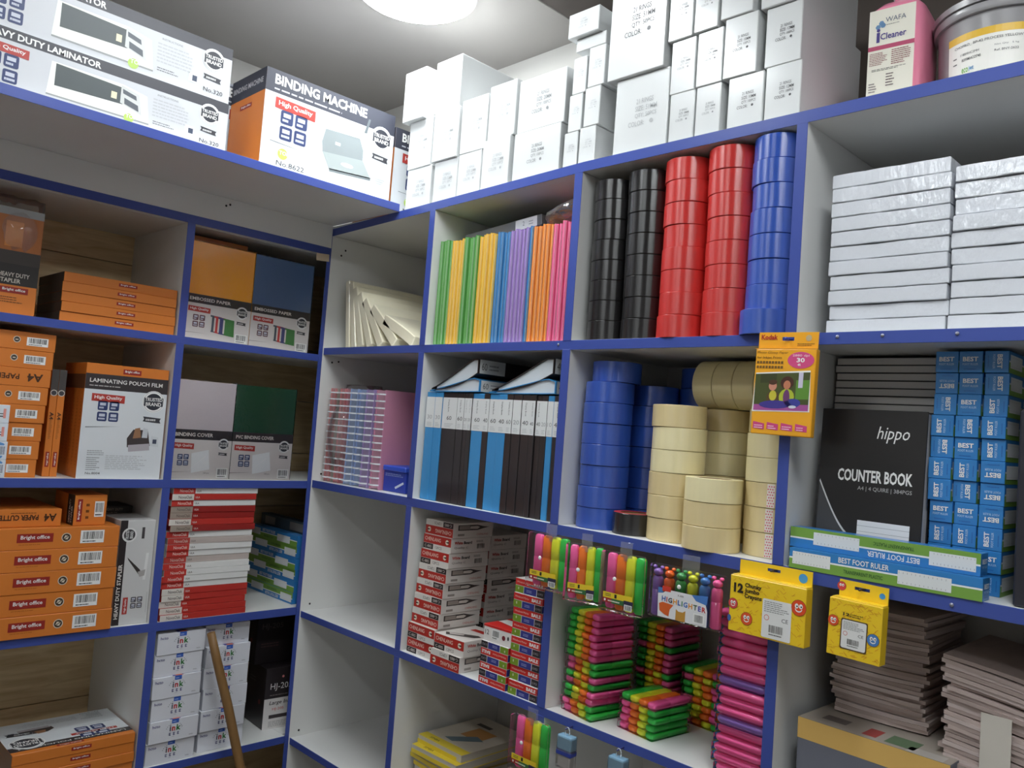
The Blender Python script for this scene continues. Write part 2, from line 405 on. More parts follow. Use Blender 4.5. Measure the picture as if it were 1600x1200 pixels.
LU = empty('shelf_unit', (0,0,0)); tag(LU, 'white and pine shelf unit with blue edges on the left, holding orange office boxes', 'shelf')
Y0 = -1.36; XB = -0.405; D = 0.3551
board(LU, 'top_board', XB, D, Y0, -0.0025, H['h0b'], H['h0t'], '+x')
board(LU, 'top_rail', -0.02, -0.0004, Y0, -0.006, Lz['l0b']+0.0005, Lz['l0t'], '+x')
O('fascia', box(-0.018, 0.0, Y0, -0.006, Lz['l0t']+0.0005, H['h0b']-0.0005), WHITE, LU)
O('ceiling_board', box(XB, -0.0205, Y0, 0.40, Lz['l0b'], Lz['l0t']), WHITE, LU)
for a in ('l1','l2','l3','l4'):
    board(LU, 'shelf_board', XB, 0.0, Y0, -0.0195, Lz[a+'b'], Lz[a+'t'], '+x')
    O('corner_shelf', box(XB, -0.020, -0.019, 0.40, Lz[a+'b'], Lz[a+'t']), WHITE, LU)
board(LU, 'corner_post', -0.0030, -0.0005, -0.018, -0.0065, 0.0, Lz['l0b'], '+x', BLUE)
for top, bot in (('l0b','l1t'),('l1b','l2t'),('l2b','l3t'),('l3b','l4t'),('l4b',None)):
    for a, b in ((-0.4875,-0.4647),(-1.10,-1.077)):
        board(LU, 'upright', XB, -0.0004, a, b, Lz[bot] if bot else 0.0, Lz[top], '+x')
zz = 0.0
while zz < 2.05:
    z2 = min(2.07, zz+0.196)
    O('plank', box(XB-0.014, XB-0.0005, Y0, 0.40, zz+0.0012, z2-0.0012, 0.001), PINE, LU); zz += 0.196
DKW = M((92,64,42), 0.7, 'dark_brown_board', noise=0.25, nscale=7, stretch=(1,1,4))
O('corner_panel', box(XB, -0.030, 0.401, 0.415, 0.0, 2.07), DKW, LU)
for y, z in ((-0.378,2.128),(-0.366,2.134)): screw(LU, (0.0002, y, z), '+x')
# scrap of masking tape at the end of the left unit
o = O('masking_tape', box(-0.001, 0.0, -0.024, 0.024, -0.012, 0.012), M((206,186,160), 0.7, 'masking_tape'), loc=(0.003, -0.036, 2.040), rot=(0.08,0,0))
tag(o, 'scrap of beige masking tape under the blue rail above the embossed paper', 'tape')
O('filler_strip', prism([(-.018, H['h0t']-SAG(-.018)+.0005), (.27, H['h0t']-SAG(.27)+.0005), (.27, 2.1516), (-.018, 2.1516)], .0005, .010, 'filler'), WHITE, RU)
O('corner_top', box(XB, -0.0190, -0.002, 0.405, 2.116, 2.1405), WHITE, LU)
# ================================================================ white ring boxes on the top board
def ring_print(w, h, size, qty, dark, key):
    p = Print(); c = {0:(176,178,180),1:(140,142,144),2:(74,74,76)}[dark]  # paler print tones imitate glare washing out the lettering
    s = min(w*0.40, h*0.36); x = w*0.40; y = h*0.62
    th = s*0.20
    for i, t in enumerate(('21 RINGS', 'SIZE: '+size, 'QTY: '+qty)):
        p.text(t, x+(0.0 if i else 0.03*s), y-i*th*1.45, c, w=s*(0.8 if i == 0 else 1.0), h=th, bold=0.004)
    p.text('COLOR:', x-s*0.30, y-3*th*1.45, c, w=s*0.75, h=th, bold=0.004).disc(x+s*0.78, y-3*th*1.45+th*0.5, th*0.42, c, 4)
    return p
def ring_box(x0, x1, z0, z1, yf, label, size, qty, dark, depth=0.28, rz=0.0, text=True):
    wd, h = x1-x0, z1-z0-0.0006
    o = carton('ring_box', wd, depth, h, CARD_W, 0.0016); putR(o, x0, yf, z0, rz)
    if text: stick(o, ring_print(wd, h, size, qty, dark, None), (wd, depth, h))
    tag(o, label, 'box', 'white ring boxes on the top shelf')
cols = [
 ('first column from the corner', [(.363,.478,.124,.012),(.360,.469,.147,.010),(.335,.436,.155,-.004)], '25MM','50PCS',0),
 ('second column from the corner', [(.492,.596,.122,.012),(.481,.592,.147,.006),(.468,.582,.157,.010)], '25MM','50PCS',0),
 ('third column from the corner', [(.5985,.694,.122,.012),(.597,.705,.156,.012)], '22MM','50PCS',0),
 ('fourth column from the corner', [(.700,.806,.137,.010),(.7085,.812,.152,.014)], '22MM','50PCS',0),
 ('wide fifth column from the corner', [(.822,.986,.126,.010),(.826,.992,.143,.012)], '20MM','100PCS',1),
 ('narrow sixth column from the corner', [(.996,1.040,.092,.014),(1.004,1.046,.094,.014),(1.011,1.054,.093,.014)], '14MM','100PCS',0),
 ('narrow seventh column from the corner', [(1.050,1.100,.092,.010),(1.058,1.106,.097,.010),(1.062,1.113,.100,.010)], '14MM','100PCS',0),
 ('large-box column', [(1.156,1.304,.182,.010),(1.133,1.292,.240,.000)], '51MM','50PCS',2),
 ('narrow column right of the large boxes', [(1.3085,1.371,.113,.012),(1.306,1.368,.121,.012),(1.296,1.358,.12,.006)], '8MM','100PCS',1),
 ('second narrow column right of the large boxes', [(1.377,1.437,.113,.012),(1.374,1.436,.121,.010),(1.365,1.424,.12,.004)], '8MM','100PCS',1),
 ('last column but one before the pink bottle', [(1.455,1.535,.113,.012),(1.440,1.516,.130,.008),(1.430,1.505,.12,.004)], '10MM','100PCS',2),
 ('column nearest the pink bottle', [(1.539,1.615,.114,.012),(1.533,1.610,.124,.012),(1.522,1.600,.12,.006)], '12MM','100PCS',2)]
for ci, (nm, bx, size, qty, dark) in enumerate(cols):
    z = H['h0t']+0.0003-SAG(bx[0][1])
    for i, (x0, x1, h, yf) in enumerate(bx):
        tier = ['bottom','top'][i] if len(bx) == 2 else ['bottom','middle','top'][i]
        ring_box(x0, x1, z, z+h, yf, 'white ring box, %s box of the %s' % (tier, nm), size, qty, dark if not (ci == 7 and i == 0) else 0, rz=random.uniform(-.006,.006))  # lower large box also gets the glare-washed print tone
        z += h
ring_box(1.018, 1.112, 2.4645, 2.4975, 0.010, 'flat white box lying across the two narrow ring box columns', '', '', 0, 0.24, 0, False)
ring_box(1.000, 1.098, 2.4980, 2.560, -0.004, 'small white ring box perched highest, beside the large 51MM box', '6MM', '100PCS', 0, 0.24)

# ================================================================ top of the left unit: laminator and binding machine boxes
SILVER = (204,206,211)
def laminator_print(w, h):
    p = Print(); p.rect(0, 0, w, h, SILVER, 0).rect(0, h*0.80, w, h, (62,62,70), 1)
    p.text('HEAVY DUTY LAMINATOR', w*0.08, h*0.835, WHT, w=w*0.40, h=h*0.115, bold=0.03)
    p.badge(w*0.085, h*0.57, w*0.15, h*0.17).tiles(w*0.10, h*0.10, w*0.105)
    # picture of the machine
    p.poly([(w*.30,h*.14),(w*.31,h*.70),(w*.565,h*.70),(w*.66,h*.62),(w*.675,h*.14)], (236,238,232), 2)
    p.poly([(w*.325,h*.30),(w*.325,h*.68),(w*.56,h*.64),(w*.57,h*.34)], (70,78,80), 3)
    p.poly([(w*.56,h*.36),(w*.56,h*.68),(w*.63,h*.60),(w*.645,h*.24)], (206,208,206), 4)
    p.poly([(w*.568,h*.54),(w*.566,h*.62),(w*.618,h*.56),(w*.622,h*.48)], (84,90,98), 5).poly([(w*.576,h*.36),(w*.574,h*.47),(w*.628,h*.40),(w*.632,h*.29)], (84,90,98), 5)
    p.rect(w*.525, h*.40, w*.546, h*.52, (238,226,190), 5)
    p.poly([(w*.30,h*.11),(w*.30,h*.14),(w*.675,h*.14),(w*.675,h*.11)], (150,152,152), 3)
    p.disc(w*.597, h*.13, h*.085, (176,208,96), 6).text('TOP', w*.585, h*.13, WHT, h=h*.07, l=7, bold=0.02)
    p.text('INSTRUCTIONS', w*.70, h*.70, (130,132,136), w=w*.085, h=h*.035, bold=0.01)
    p.lines(w*.685, h*.30, w*.15, h*.36, 6, (186,188,192), 3, 5).lines(w*.69, h*.16, w*.10, h*.08, 2, (120,122,126), 3, 8)
    p.rect(w*.82, h*.18, w*.855, h*.34, (250,250,250), 3).rect(w*.835, h*.2, w*.855, h*.30, (60,70,92), 4)
    p.seal(w*.92, h*.68, h*.20).text('No.320', w*.885, h*.10, (60,60,62), w=w*.085, h=h*.075, bold=0.008)
    return p
lam_side = Print().rect(0, 0, 0.30, 0.146, (196,112,40), 0).rect(0, 0.115, 0.30, 0.146, (62,62,70), 1)
for i, (h, z, lab) in enumerate(((0.132, 2.1753, 'silver laminator carton standing on the blue-edged top board'), (0.146, 2.3080, 'silver laminator carton stacked on another laminator carton'))):
    wd = 0.60
    o = carton('laminator_box', wd, 0.30, h, M((212,214,220), 0.3, 'silver_card', coat=0.3)); putL(o, -0.545-wd, 0.325-0.006*i, z)
    stick(o, laminator_print(wd, h), (wd, 0.30, h)); tag(o, lab, 'box', 'laminator cartons')
def binder_machine(wd, dp, h):
    o = carton('binding_machine_box', wd, dp, h, M(SILVER, 0.3, 'silver_card', coat=0.3))
    p = Print(); p.rect(0, 0, wd, h, (206,210,214), 0).rect(0, h*.775, wd, h, (58,60,72), 1)
    p.text('BINDING MACHINE', wd*.06, h*.86, WHT, w=wd*.70, h=h*.10, bold=0.03).lines(wd*.06, h*.80, wd*.72, h*.035, 1, (190,192,200), 3, 4)
    p.badge(wd*.075, h*.62, wd*.29, h*.12).tiles(wd*.12, h*.34, wd*.19)
    p.poly([(wd*.06,h*.30),(wd*.34,h*.285),(wd*.06,h*.305)], (90,94,98), 3)
    p.disc(wd*.155, h*.20, h*.055, (182,212,96), 3).text('TOP', wd*.13, h*.19, WHT, h=h*.04, l=5, bold=0.02).text('No.8622', wd*.115, h*.08, (70,72,76), w=wd*.20, h=h*.05, bold=0.006)
    g1, g2 = (138,146,148), (112,120,122)
    p.poly([(wd*.44,h*.36),(wd*.43,h*.46),(wd*.45,h*.60),(wd*.72,h*.62),(wd*.755,h*.50),(wd*.755,h*.38)], g1, 3)
    p.poly([(wd*.50,h*.20),(wd*.44,h*.36),(wd*.755,h*.40),(wd*.83,h*.235)], (158,166,166), 4).poly([(wd*.50,h*.18),(wd*.50,h*.21),(wd*.83,h*.245),(wd*.83,h*.215)], g2, 4)
    for k in range(18): p.rect(wd*(.475+.0135*k), h*.605, wd*(.478+.0135*k), h*.66, (150,156,158), 3)
    p.rect(wd*.752, h*.44, wd*.768, h*.70, (176,180,180), 5).poly([(wd*.750,h*.70),(wd*.772,h*.70),(wd*.795,h*.86),(wd*.778,h*.86)], (96,104,108), 5)
    p.disc(wd*.635, h*.295, wd*.05, (232,236,236), 5, h*.022).rect(wd*.53, h*.47, wd*.57, h*.50, (226,228,228), 5)
    p.poly([(wd*.80,h*.06),(wd*.82,h*.13),(wd*.96,h*.13),(wd*.95,h*.06)], (244,246,246), 3).lines(wd*.87, h*.20, wd*.08, h*.07, 3, (180,184,186), 3, 2)
    p.seal(wd*.895, h*.70, h*.13)
    stick(o, p, (wd, dp, h), key='bindf')
    s = Print(); s.rect(0, 0, dp, h, ORG, 0).rect(0, h*.775, dp, h, (58,60,72), 1).text('BINDING MACHINE', dp*.06, h*.86, (190,190,194), w=dp*.86, h=h*.055, bold=0.02)
    s.brand(dp*.30, h*.66, dp*.34, h*.045).bars(dp*.18, h*.03, dp*.30, h*.13)
    stick(o, s, (wd, dp, h), 'left', key='binds')
    return o
b1 = binder_machine(0.432, 0.20, 0.282); putL(b1, -0.437, 0.300, 2.1753); tag(b1, 'binding machine carton with a black title band and picture of the machine', 'box', 'binding machine cartons')
b2 = dup(b1); putL(b2, 0.012, 0.285, 2.1515, 0, 0.432, 0.2); tag(b2, 'binding machine carton mostly hidden behind the white ring boxes', 'box', 'binding machine cartons')
b3 = dup(b1); putL(b3, -0.470, 0.093, 2.1753, 0, 0.432, 0.2); tag(b3, 'binding machine carton hidden behind the front binding machine carton', 'box', 'binding machine cartons')

# ================================================================ top right: bottle and bucket
def bottle():
    t = empty('cleaner_bottle', (1.768, 0.112, H['h0t']+0.0003), 0.10); PK = M((236,140,168), 0.3, 'pink_plastic', coat=0.2, noise=0.05, nscale=5)
    bm = bmesh.new(); rings = []
    for z, sx, sy in ((0,.046,.068),(.004,.050,.073),(.12,.050,.073),(.165,.050,.072),(.185,.046,.066),(.20,.034,.050),(.207,.018,.022),(.225,.017,.017),(.226,.002,.002)):
        r = []
        for i in range(32):
            a = 2*PI*i/32; c, s = math.cos(a), math.sin(a); e = 0.42
            r.append(bm.verts.new((sx*math.copysign(abs(c)**e, c), sy*math.copysign(abs(s)**e, s), z)))
        rings.append(r)
    for k in range(len(rings)-1):
        for i in range(32): bm.faces.new((rings[k][i], rings[k][(i+1)%32], rings[k+1][(i+1)%32], rings[k+1][i]))
    bm.faces.new(rings[0][::-1])
    O('body', sharp(bm_mesh(bm, 'bottle', True), 50), PK, t)
    O('cap', lathe([(0.001,.252),(.019,.252),(.021,.248),(.021,.2265),(.001,.2265)], 20, 'cap'), M((240,240,240), .4, 'white_plastic'), t)
    p = Print(); wd, h = 0.080, 0.166
    p.rect(0, 0, wd, h, (226,222,208), 0).rect(0, h*.535, wd, h*.585, (178,72,104), 1)
    p.text('WAFA', wd*.36, h*.84, (90,100,120), w=wd*.44, h=h*.055).lines(wd*.38, h*.805, wd*.4, h*.012, 1, GRY, 3, 3)
    for q in ((.20,.80),(.27,.84),(.31,.81)): p.disc(wd*q[0], h*q[1], wd*.06, (104,140,178), 3, n=6)
    p.text('i', wd*.17, h*.62, (72,60,130), h=h*.16, bold=0.03).text('Cleaner', wd*.26, h*.645, (72,60,130), w=wd*.56, h=h*.075, bold=0.02)
    p.lines(wd*.04, h*.36, wd*.42, h*.15, 8, (130,60,70), 3, 4).lines(wd*.52, h*.34, wd*.42, h*.18, 8, (130,60,70), 3, 5)
    p.lines(wd*.1, h*.29, wd*.8, h*.03, 2, GRY, 3, 6).lines(wd*.42, h*.10, wd*.22, h*.16, 5, (96,80,84), 3, 7).lines(wd*.05, h*.05, wd*.18, h*.12, 4, (120,110,112), 3, 8)
    O('label', p.mesh(lambda u, v, o: (-0.042+u*1.0, -0.0735-o, 0.012+v)), None, t)
    tag(t, 'pink plastic cleaner bottle with a white paper label', 'bottle')
bottle()
def bucket():
    R = 0.104; t = empty('ink_bucket', (1.928, 0.150, H['h0t']+0.0003)); G = M((150,148,150), 0.32, 'grey_plastic', coat=0.3, noise=0.04, nscale=5)
    O('body', sharp(lathe([(.001,.0),(R-.008,0),(R-.004,.003),(R,.12),(R+.001,.124)], 48, 'bucket'), 40), G, t)
    O('rim', sharp(lathe([(R-.002,.1245),(R+.006,.125),(R+.008,.129),(R+.0075,.139),(R+.004,.1405),(R-.002,.1405)], 48, 'rim'), 40), G, t)
    O('lid', sharp(lathe([(R-.002,.141),(R+.010,.1415),(R+.011,.152),(R+.006,.156),(R-.012,.157),(R-.014,.163),(R-.02,.175),(.001,.176)], 48, 'lid'), 40), G, t)
    p = Print(); wd, h = 0.150, 0.086; Y = (222,178,52)
    p.rect(0, 0, wd, h, (232,230,224), 0).rect(0, h*.85, wd, h, Y, 1).rect(0, 0, wd*.085, h*.17, Y, 1).rect(wd*.86, 0, wd, h*.22, Y, 1)
    for k in range(12):
        pass
    p.text('CHOPRO_ BP-42 PROCESS YELLOW', wd*.10, h*.72, (90,90,92), w=wd*.74, h=h*.06, bold=0.006)
    p.text('1188MHC3MH', wd*.18, h*.55, (84,84,86), w=wd*.22, h=h*.05).text('8099MHCO745', wd*.20, h*.43, (60,60,62), w=wd*.22, h=h*.06, bold=0.01)
    p.text('Net Qty   5 kg', wd*.56, h*.58, (110,110,112), w=wd*.24, h=h*.04).text('Ref. BNY-2622', wd*.56, h*.47, (84,84,86), w=wd*.24, h=h*.045, bold=0.008)
    p.lines(wd*.08, h*.52, wd*.07, h*.06, 1, GRY, 3, 3).lines(wd*.08, h*.40, wd*.08, h*.06, 1, GRY, 3, 4)
    p.text('eco', wd*.20, h*.19, (110,170,70), w=wd*.08, h=h*.10, bold=0.02).text('jet', wd*.285, h*.19, (90,150,196), w=wd*.06, h=h*.11, bold=0.02)
    p.lines(wd*.10, h*.10, wd*.62, h*.06, 2, (150,150,152), 3, 6)
    # subdivide wide pieces along u so the label wraps around the bucket
    q = Print()
    for pts, fs, c, l in p.it:
        if len(pts) == 4 and len(fs) == 1 and abs(pts[1][0]-pts[0][0]) > 0.012:
            n = 16; x0, x1, y0, y1 = pts[0][0], pts[1][0], pts[0][1], pts[2][1]
            for k in range(n): q.rect(x0+(x1-x0)*k/n, y0, x0+(x1-x0)*(k+1)/n, y1, c, l)
        else: q.it.append((pts, fs, c, l))
    a0 = math.radians(-128)
    def fn(u, v, o):
        r = R-0.0035+0.004*(v+0.012)/0.12+o+0.0002
        a = a0+u/R
        return (r*math.cos(a), r*math.sin(a), 0.010+v)
    O('label', q.mesh(fn), None, t)
    tag(t, 'grey plastic ink bucket with a yellow and white label', 'bucket')
bucket()

# ================================================================ tape rolls
_roll = {}
def roll(kind, dia, h):
    """thing at base centre; outer tape mesh with a core"""
    k = (kind, round(dia,4), round(h,4))
    if k in _roll: return dup(_roll[k])
    R = dia/2; hh = h-0.0008
    COLS = {'black':((26,24,25),.26),'red':((198,50,46),.27),'blue':((48,84,176),.27),'cream':((238,226,178),.36),'tan':((222,202,150),.36)}[kind]
    m = M(COLS[0], COLS[1], kind+'_tape', noise=0.10, nscale=26, stretch=(3,3,.2), spec=.9, aniso=0.85)
    o = O('tape_roll', sharp(lathe([(.037,.0008),(R-.001,0),(R,.0009),(R,hh-.0009),(R-.001,hh),(.037,hh-.0008)], 40, 'tape_roll', closed=True), 30), m)
    O('core', sharp(lathe([(.034,.001),(.0369,.001),(.0369,hh-.001),(.034,hh-.001)], 28, 'core', closed=True), 30), M((188,164,128), .8, 'cardboard_core'), o)
    _roll[k] = o; return o
def stack(kind, cx, cy, z0, n, dia, h, label, group, jit=0.0018, shifts={}, lean=(0,0)):
    out = []
    for i in range(n):
        o = roll(kind if not (kind == 'cream' and (i*7+n) % 5 in (0,1,3)) else 'tan', dia, h)
        dx, dy = shifts.get(i, (0,0))
        o.location = (cx+random.uniform(-jit,jit)+dx+lean[0]*i, cy+random.uniform(-jit,jit)+dy+lean[1]*i, z0+0.0003+i*h); o.rotation_euler = (0,0,random.uniform(0,6))
        tag(o, label.replace('#', nth(i+1, n)), 'tape', group); out.append(o)
    return out
G1 = 'tape rolls stacked on the upper shelf'
Z1 = H['h1t']; Z2 = H['h2t']; Z3 = H['h3t']; Z4 = H['h4t']
stack('black', 1.1375, 0.064, Z1, 8, 0.100, 0.0480, 'black tape roll, # in the stack beside the pink folders', G1, lean=(-.0006,0))
stack('black', 1.2415, 0.060, Z1, 8, 0.102, 0.0485, 'black tape roll, # in the stack beside the red tapes', G1, lean=(-.0006,0))
stack('red', 1.3480, 0.058, Z1, 8, 0.107, 0.0495, 'red tape roll, # in the stack beside the black tapes', G1, shifts={0:(.004,-.008),1:(.004,-.006),2:(.002,-.004),3:(.002,-.003)}, lean=(-.0005,0))
stack('red', 1.4600, 0.056, Z1, 8, 0.109, 0.0500, 'red tape roll, # in the stack beside the blue tapes', G1, shifts={0:(.002,-.004)}, lean=(-.0004,0))
stack('blue', 1.5620, 0.048, Z1, 8, 0.102, 0.0503, 'blue tape roll, # in the stack next to the paper packs', G1, shifts={0:(-.002,-.014)}, lean=(0,0))
G2 = 'blue tape rolls on the middle shelf'; G3 = 'clear cream tape rolls on the middle shelf'
stack('blue', 1.1420, 0.078, Z2, 8, 0.116, 0.0488, 'blue tape roll, # in the front stack left of the cream tapes', G2, shifts={7:(.008,.012)})
stack('blue', 1.1900, 0.196, Z2, 7, 0.112, 0.0490, 'blue tape roll, # in the shadowed stack behind the front blue stack', G2)
stack('blue', 1.2780, 0.270, Z2, 8, 0.112, 0.0490, 'blue tape roll, # in the back stack behind the cream tapes', G2)
c1 = stack('cream', 1.3420, 0.080, Z2, 6, 0.118, 0.0490, 'cream tape roll, # in the tall front stack beside the blue tapes', G3)
c2 = stack('cream', 1.4570, 0.046, Z2, 3, 0.117, 0.0488, 'cream tape roll, # in the short front stack of three', G3)
stack('cream', 1.3760, 0.218, Z2, 6, 0.116, 0.0490, 'cream tape roll, # in the half-hidden stack behind the tall front stack', G3)
c3 = stack('cream', 1.4960, 0.256, Z2, 6, 0.114, 0.0490, 'cream tape roll, # in the back stack behind the short stack', G3)
c4 = stack('cream', 1.5590, 0.108, Z2, 6, 0.1145, 0.0490, 'cream tape roll, # in the stack against the right upright', G3)
def dotted(r, dia, h, ang, full=True):
    R = dia/2; bm = bmesh.new(); n = 5; mats = [M((240,232,226), .5, 'white_dotted_label'), M((214,58,92), .5)]
    dn = 0.13
    V = [[bm.verts.new(((R+.0004)*math.cos(ang+(k/n-.5)*dn*2), (R+.0004)*math.sin(ang+(k/n-.5)*dn*2), z)) for k in range(n+1)] for z in (0.001, h-.002)]
    for k in range(n): bm.faces.new((V[0][k], V[0][k+1], V[1][k+1], V[1][k]))
    for i in range(3):
        for j in range(8):
            a = ang+((i+.4+(.5 if j % 2 else 0))/3.4-.5)*dn*2; z = .004+j*(h-.008)/7.5
            d = [bm.verts.new(((R+.0008)*math.cos(a+.0013/R*math.cos(q*PI/3)), (R+.0008)*math.sin(a+.0013/R*math.cos(q*PI/3)), z+.0014*math.sin(q*PI/3))) for q in range(6)]
            bm.faces.new(d).material_index = 1
    me = bm_mesh(bm, 'dots'); 
    for m in mats: me.materials.append(m)
    o = O('dotted_label', me, None, r); o.rotation_euler = (0,0,-r.rotation_euler[2])
    o['label'] = 'white end tab with pink dots'
va = math.atan2(-1.46, 0.95)
dotted(c1[0], .118, .049, va+.50)
for i in (0,1,2): dotted(c4[i], .1145, .049, va-.22)
dotted(c3[5], .114, .049, va+.35)
for i in range(5):
    o = roll('cream', 0.110, 0.0500); o.location = (1.331+i*0.0503, 0.190, Z2+6*0.049+0.0558); o.rotation_euler = (0, PI/2, 0)
    tag(o, 'cream tape roll lying on its side, %s of the row' % nth(i+1, 5, 'left', 'right'), 'tape', 'cream tape rolls lying on their sides')
o = roll('black', 0.092, 0.048); o.location = (1.2440, 0.066, Z2+.0003); tag(o, 'single black tape roll between the blue and cream stacks', 'tape')
O('paper_disc', lathe([(.030,.0475),(.0445,.0475)], 24, 'disc'), M((190,52,60), .5), o)
# ================================================================ plastic folders, upper shelf, second bay
FC = {'green':(98,168,84),'yellow':(240,192,66),'blue':(62,132,192),'purple':(164,132,202),'orange':(244,152,66),'pink':(240,112,158)}
seq = ['green']*4+['yellow']*4+['green']*4+['yellow']*5+['blue']*4+['purple']*5+['blue']*1+['orange']*5+['pink']*5
_fold = {}
def folder(c):
    if c in _fold: return dup(_fold[c])
    m = M(FC[c], .3, c+'_plastic', coat=.4, noise=.10, nscale=20, stretch=(2,1,.3), bump=.25, bscale=40)
    bm = bmesh.new(); add_box(bm, -.0062, .0062, 0, .235, 0, .300)
    ed = [e for e in bm.edges if all(abs(v.co.y) < 1e-6 for v in e.verts) and abs(e.verts[0].co.z-e.verts[1].co.z) > .1]
    bmesh.ops.bevel(bm, geom=ed, offset=.0042, segments=3, affect='EDGES')
    o = O('folder', sharp(bm_mesh(bm, 'folder', True), 40), m)
    O('flap_edge', box(.0044, .0058, -.0012, .10, .004, .297), M(tuple(min(255, int(v*.6+102)) for v in FC[c]), .25, c+'_clear_edge', coat=.5), o)
    _fold[c] = o; return o
runs = []; i = 0
while i < len(seq):
    j = i
    while j < len(seq) and seq[j] == seq[i]: j += 1
    runs.append((seq[i], i, j-i)); i = j
names = {0:'leftmost green block',4:'narrow yellow block',8:'green block between the yellows',12:'wide yellow block',17:'blue block',21:'purple block',26:'lone blue strip',27:'orange block',32:'pink block'}
for c, s, n in runs:
    for k in range(n):
        o = folder(c); o.location = (.5415+(s+k)*.01388, .018+random.uniform(-.003,.004), Z1+.0003)
        o.rotation_euler = (0, 0, random.uniform(-.015,.015)); o.scale = (1,1,random.uniform(.985,1.006))
        tag(o, ('%s plastic folder, %s in the %s' % (c, nth(k+1, n, 'left', 'right'), names[s])) if n > 1 else 'single blue plastic folder between the purple and orange folders', 'folder', 'coloured plastic folders')
g = carton('box_file', .30, .26, .030, M((96,98,102), .4, 'grey_plastic_board', noise=.05), .002); g.location = (.735, .20, 2.052); g.rotation_euler = (0, -.075, 0)
p = Print().rect(.205, 0.001, .285, .029, (222,222,222), 1).text('2', .232, .010, (120,120,124), h=.012).lines(.255, .008, .022, .014, 2, (150,150,154), 3, 3)
stick(g, p, (.30,.26,.030)); tag(g, 'dark grey file with a white label lying on top of the folders', 'file')
def crumple(name, x0, x1, y0, y1, z0, z1, nx, nz, amp, seed, mat, label, parent=None, cat='plastic bag', top=None):
    """crumpled bag: closed front/back film shell"""
    rn = random.Random(seed); bm = bmesh.new(); G = []
    for side, yy in ((0,y0),(1,y1)):
        g = []
        for j in range(nz+1):
            row = []
            for i in range(nx+1):
                u, v = i/nx, j/nz; zt = z0+(z1-z0)*v if not top else z0+(top(u)-z0)*v
                bul = math.sin(PI*u)**.5*math.sin(PI*min(.98, v*.85+.1))
                y = (y0+y1)/2+(yy-(y0+y1)/2)*(.25+.75*bul)+rn.uniform(-amp,amp)*(.3 if i in (0,nx) else 1)
                row.append(bm.verts.new((x0+(x1-x0)*u+rn.uniform(-amp,amp)*.6, y, zt+rn.uniform(-amp,amp)*.6*(j > 0))))
            g.append(row)
        G.append(g)
        for j in range(nz):
            for i in range(nx): bm.faces.new((g[j][i], g[j][i+1], g[j+1][i+1], g[j+1][i]))
    for j in range(nz):
        for i in (0, nx): bm.faces.new((G[0][j][i], G[0][j+1][i], G[1][j+1][i], G[1][j][i]))
    for i in range(nx): bm.faces.new((G[0][0][i], G[1][0][i], G[1][0][i+1], G[0][0][i+1])); bm.faces.new((G[0][nz][i], G[0][nz][i+1], G[1][nz][i+1], G[1][nz][i]))
    bmesh.ops.recalc_face_normals(bm, faces=bm.faces[:])
    o = O(name, bm_mesh(bm, name, True), mat, parent)
    if label: tag(o, label, cat)
    return o
crumple('plastic_bag', .905, 1.048, .02, .20, 2.048, 2.135, 12, 5, .004, 3, CLEAR2, 'clear plastic bag lying on top of the orange and pink folders', top=lambda u: 2.085+.05*u)

# ================================================================ paper packs, upper shelf, right bay
PK_ = M((216,219,226), .28, 'shrink_wrapped_paper', coat=.8, noise=.03, nscale=20, bump=.8, bscale=90, stretch=(1,1,.45), dist=.002)
def ream(w, h, seed):
    rn = random.Random(seed); bm = bmesh.new(); nx = 10
    prof = [(-w/2+w*i/nx) for i in range(nx+1)]
    lo = [.0006+abs(rn.gauss(0,.0004)) for _ in prof]; hi = [h-.0004-abs(rn.gauss(0,.0003)) for _ in prof]
    fr = [-.145+rn.uniform(-.0012,.0012) for _ in prof]
    a = [bm.verts.new((x, f, l)) for x, l, f in zip(prof, lo, fr)]; b = [bm.verts.new((x, f, hh)) for x, hh, f in zip(prof, hi, fr)]
    c = [bm.verts.new((x, .145, l)) for x, l in zip(prof, lo)]; d = [bm.verts.new((x, .145, hh)) for x, hh in zip(prof, hi)]
    for i in range(nx):
        bm.faces.new((a[i],a[i+1],b[i+1],b[i])); bm.faces.new((b[i],b[i+1],d[i+1],d[i])); bm.faces.new((d[i],d[i+1],c[i+1],c[i])); bm.faces.new((c[i],c[i+1],a[i+1],a[i]))
    bm.faces.new((a[0],b[0],d[0],c[0])); bm.faces.new((a[nx],c[nx],d[nx],b[nx]))
    bmesh.ops.recalc_face_normals(bm, faces=bm.faces[:])
    bmesh.ops.bevel(bm, geom=[e for e in bm.edges if e.calc_face_angle(0) > .8], offset=.0011, segments=2, affect='EDGES')
    return sharp(bm_mesh(bm, 'ream', True), 50)
rm = [ream(.208, .0275, s) for s in range(4)]
for sname, x, n, zt in (('left', 1.786, 11, 2.050), ('right', 1.998, 10, 2.030)):
    hh = (zt-Z1)/n
    for i in range(n):
        o = O('paper_ream', rm[(i*3+n) % 4], PK_, loc=(x+random.uniform(-.003,.003), .180+random.uniform(-.004,.003), Z1+.0003+i*hh)); o.scale = (1,1,hh/.0276)
        tag(o, 'white shrink-wrapped paper ream, %s in the %s stack' % (nth(i+1, n), sname), 'paper', 'shrink-wrapped paper reams')

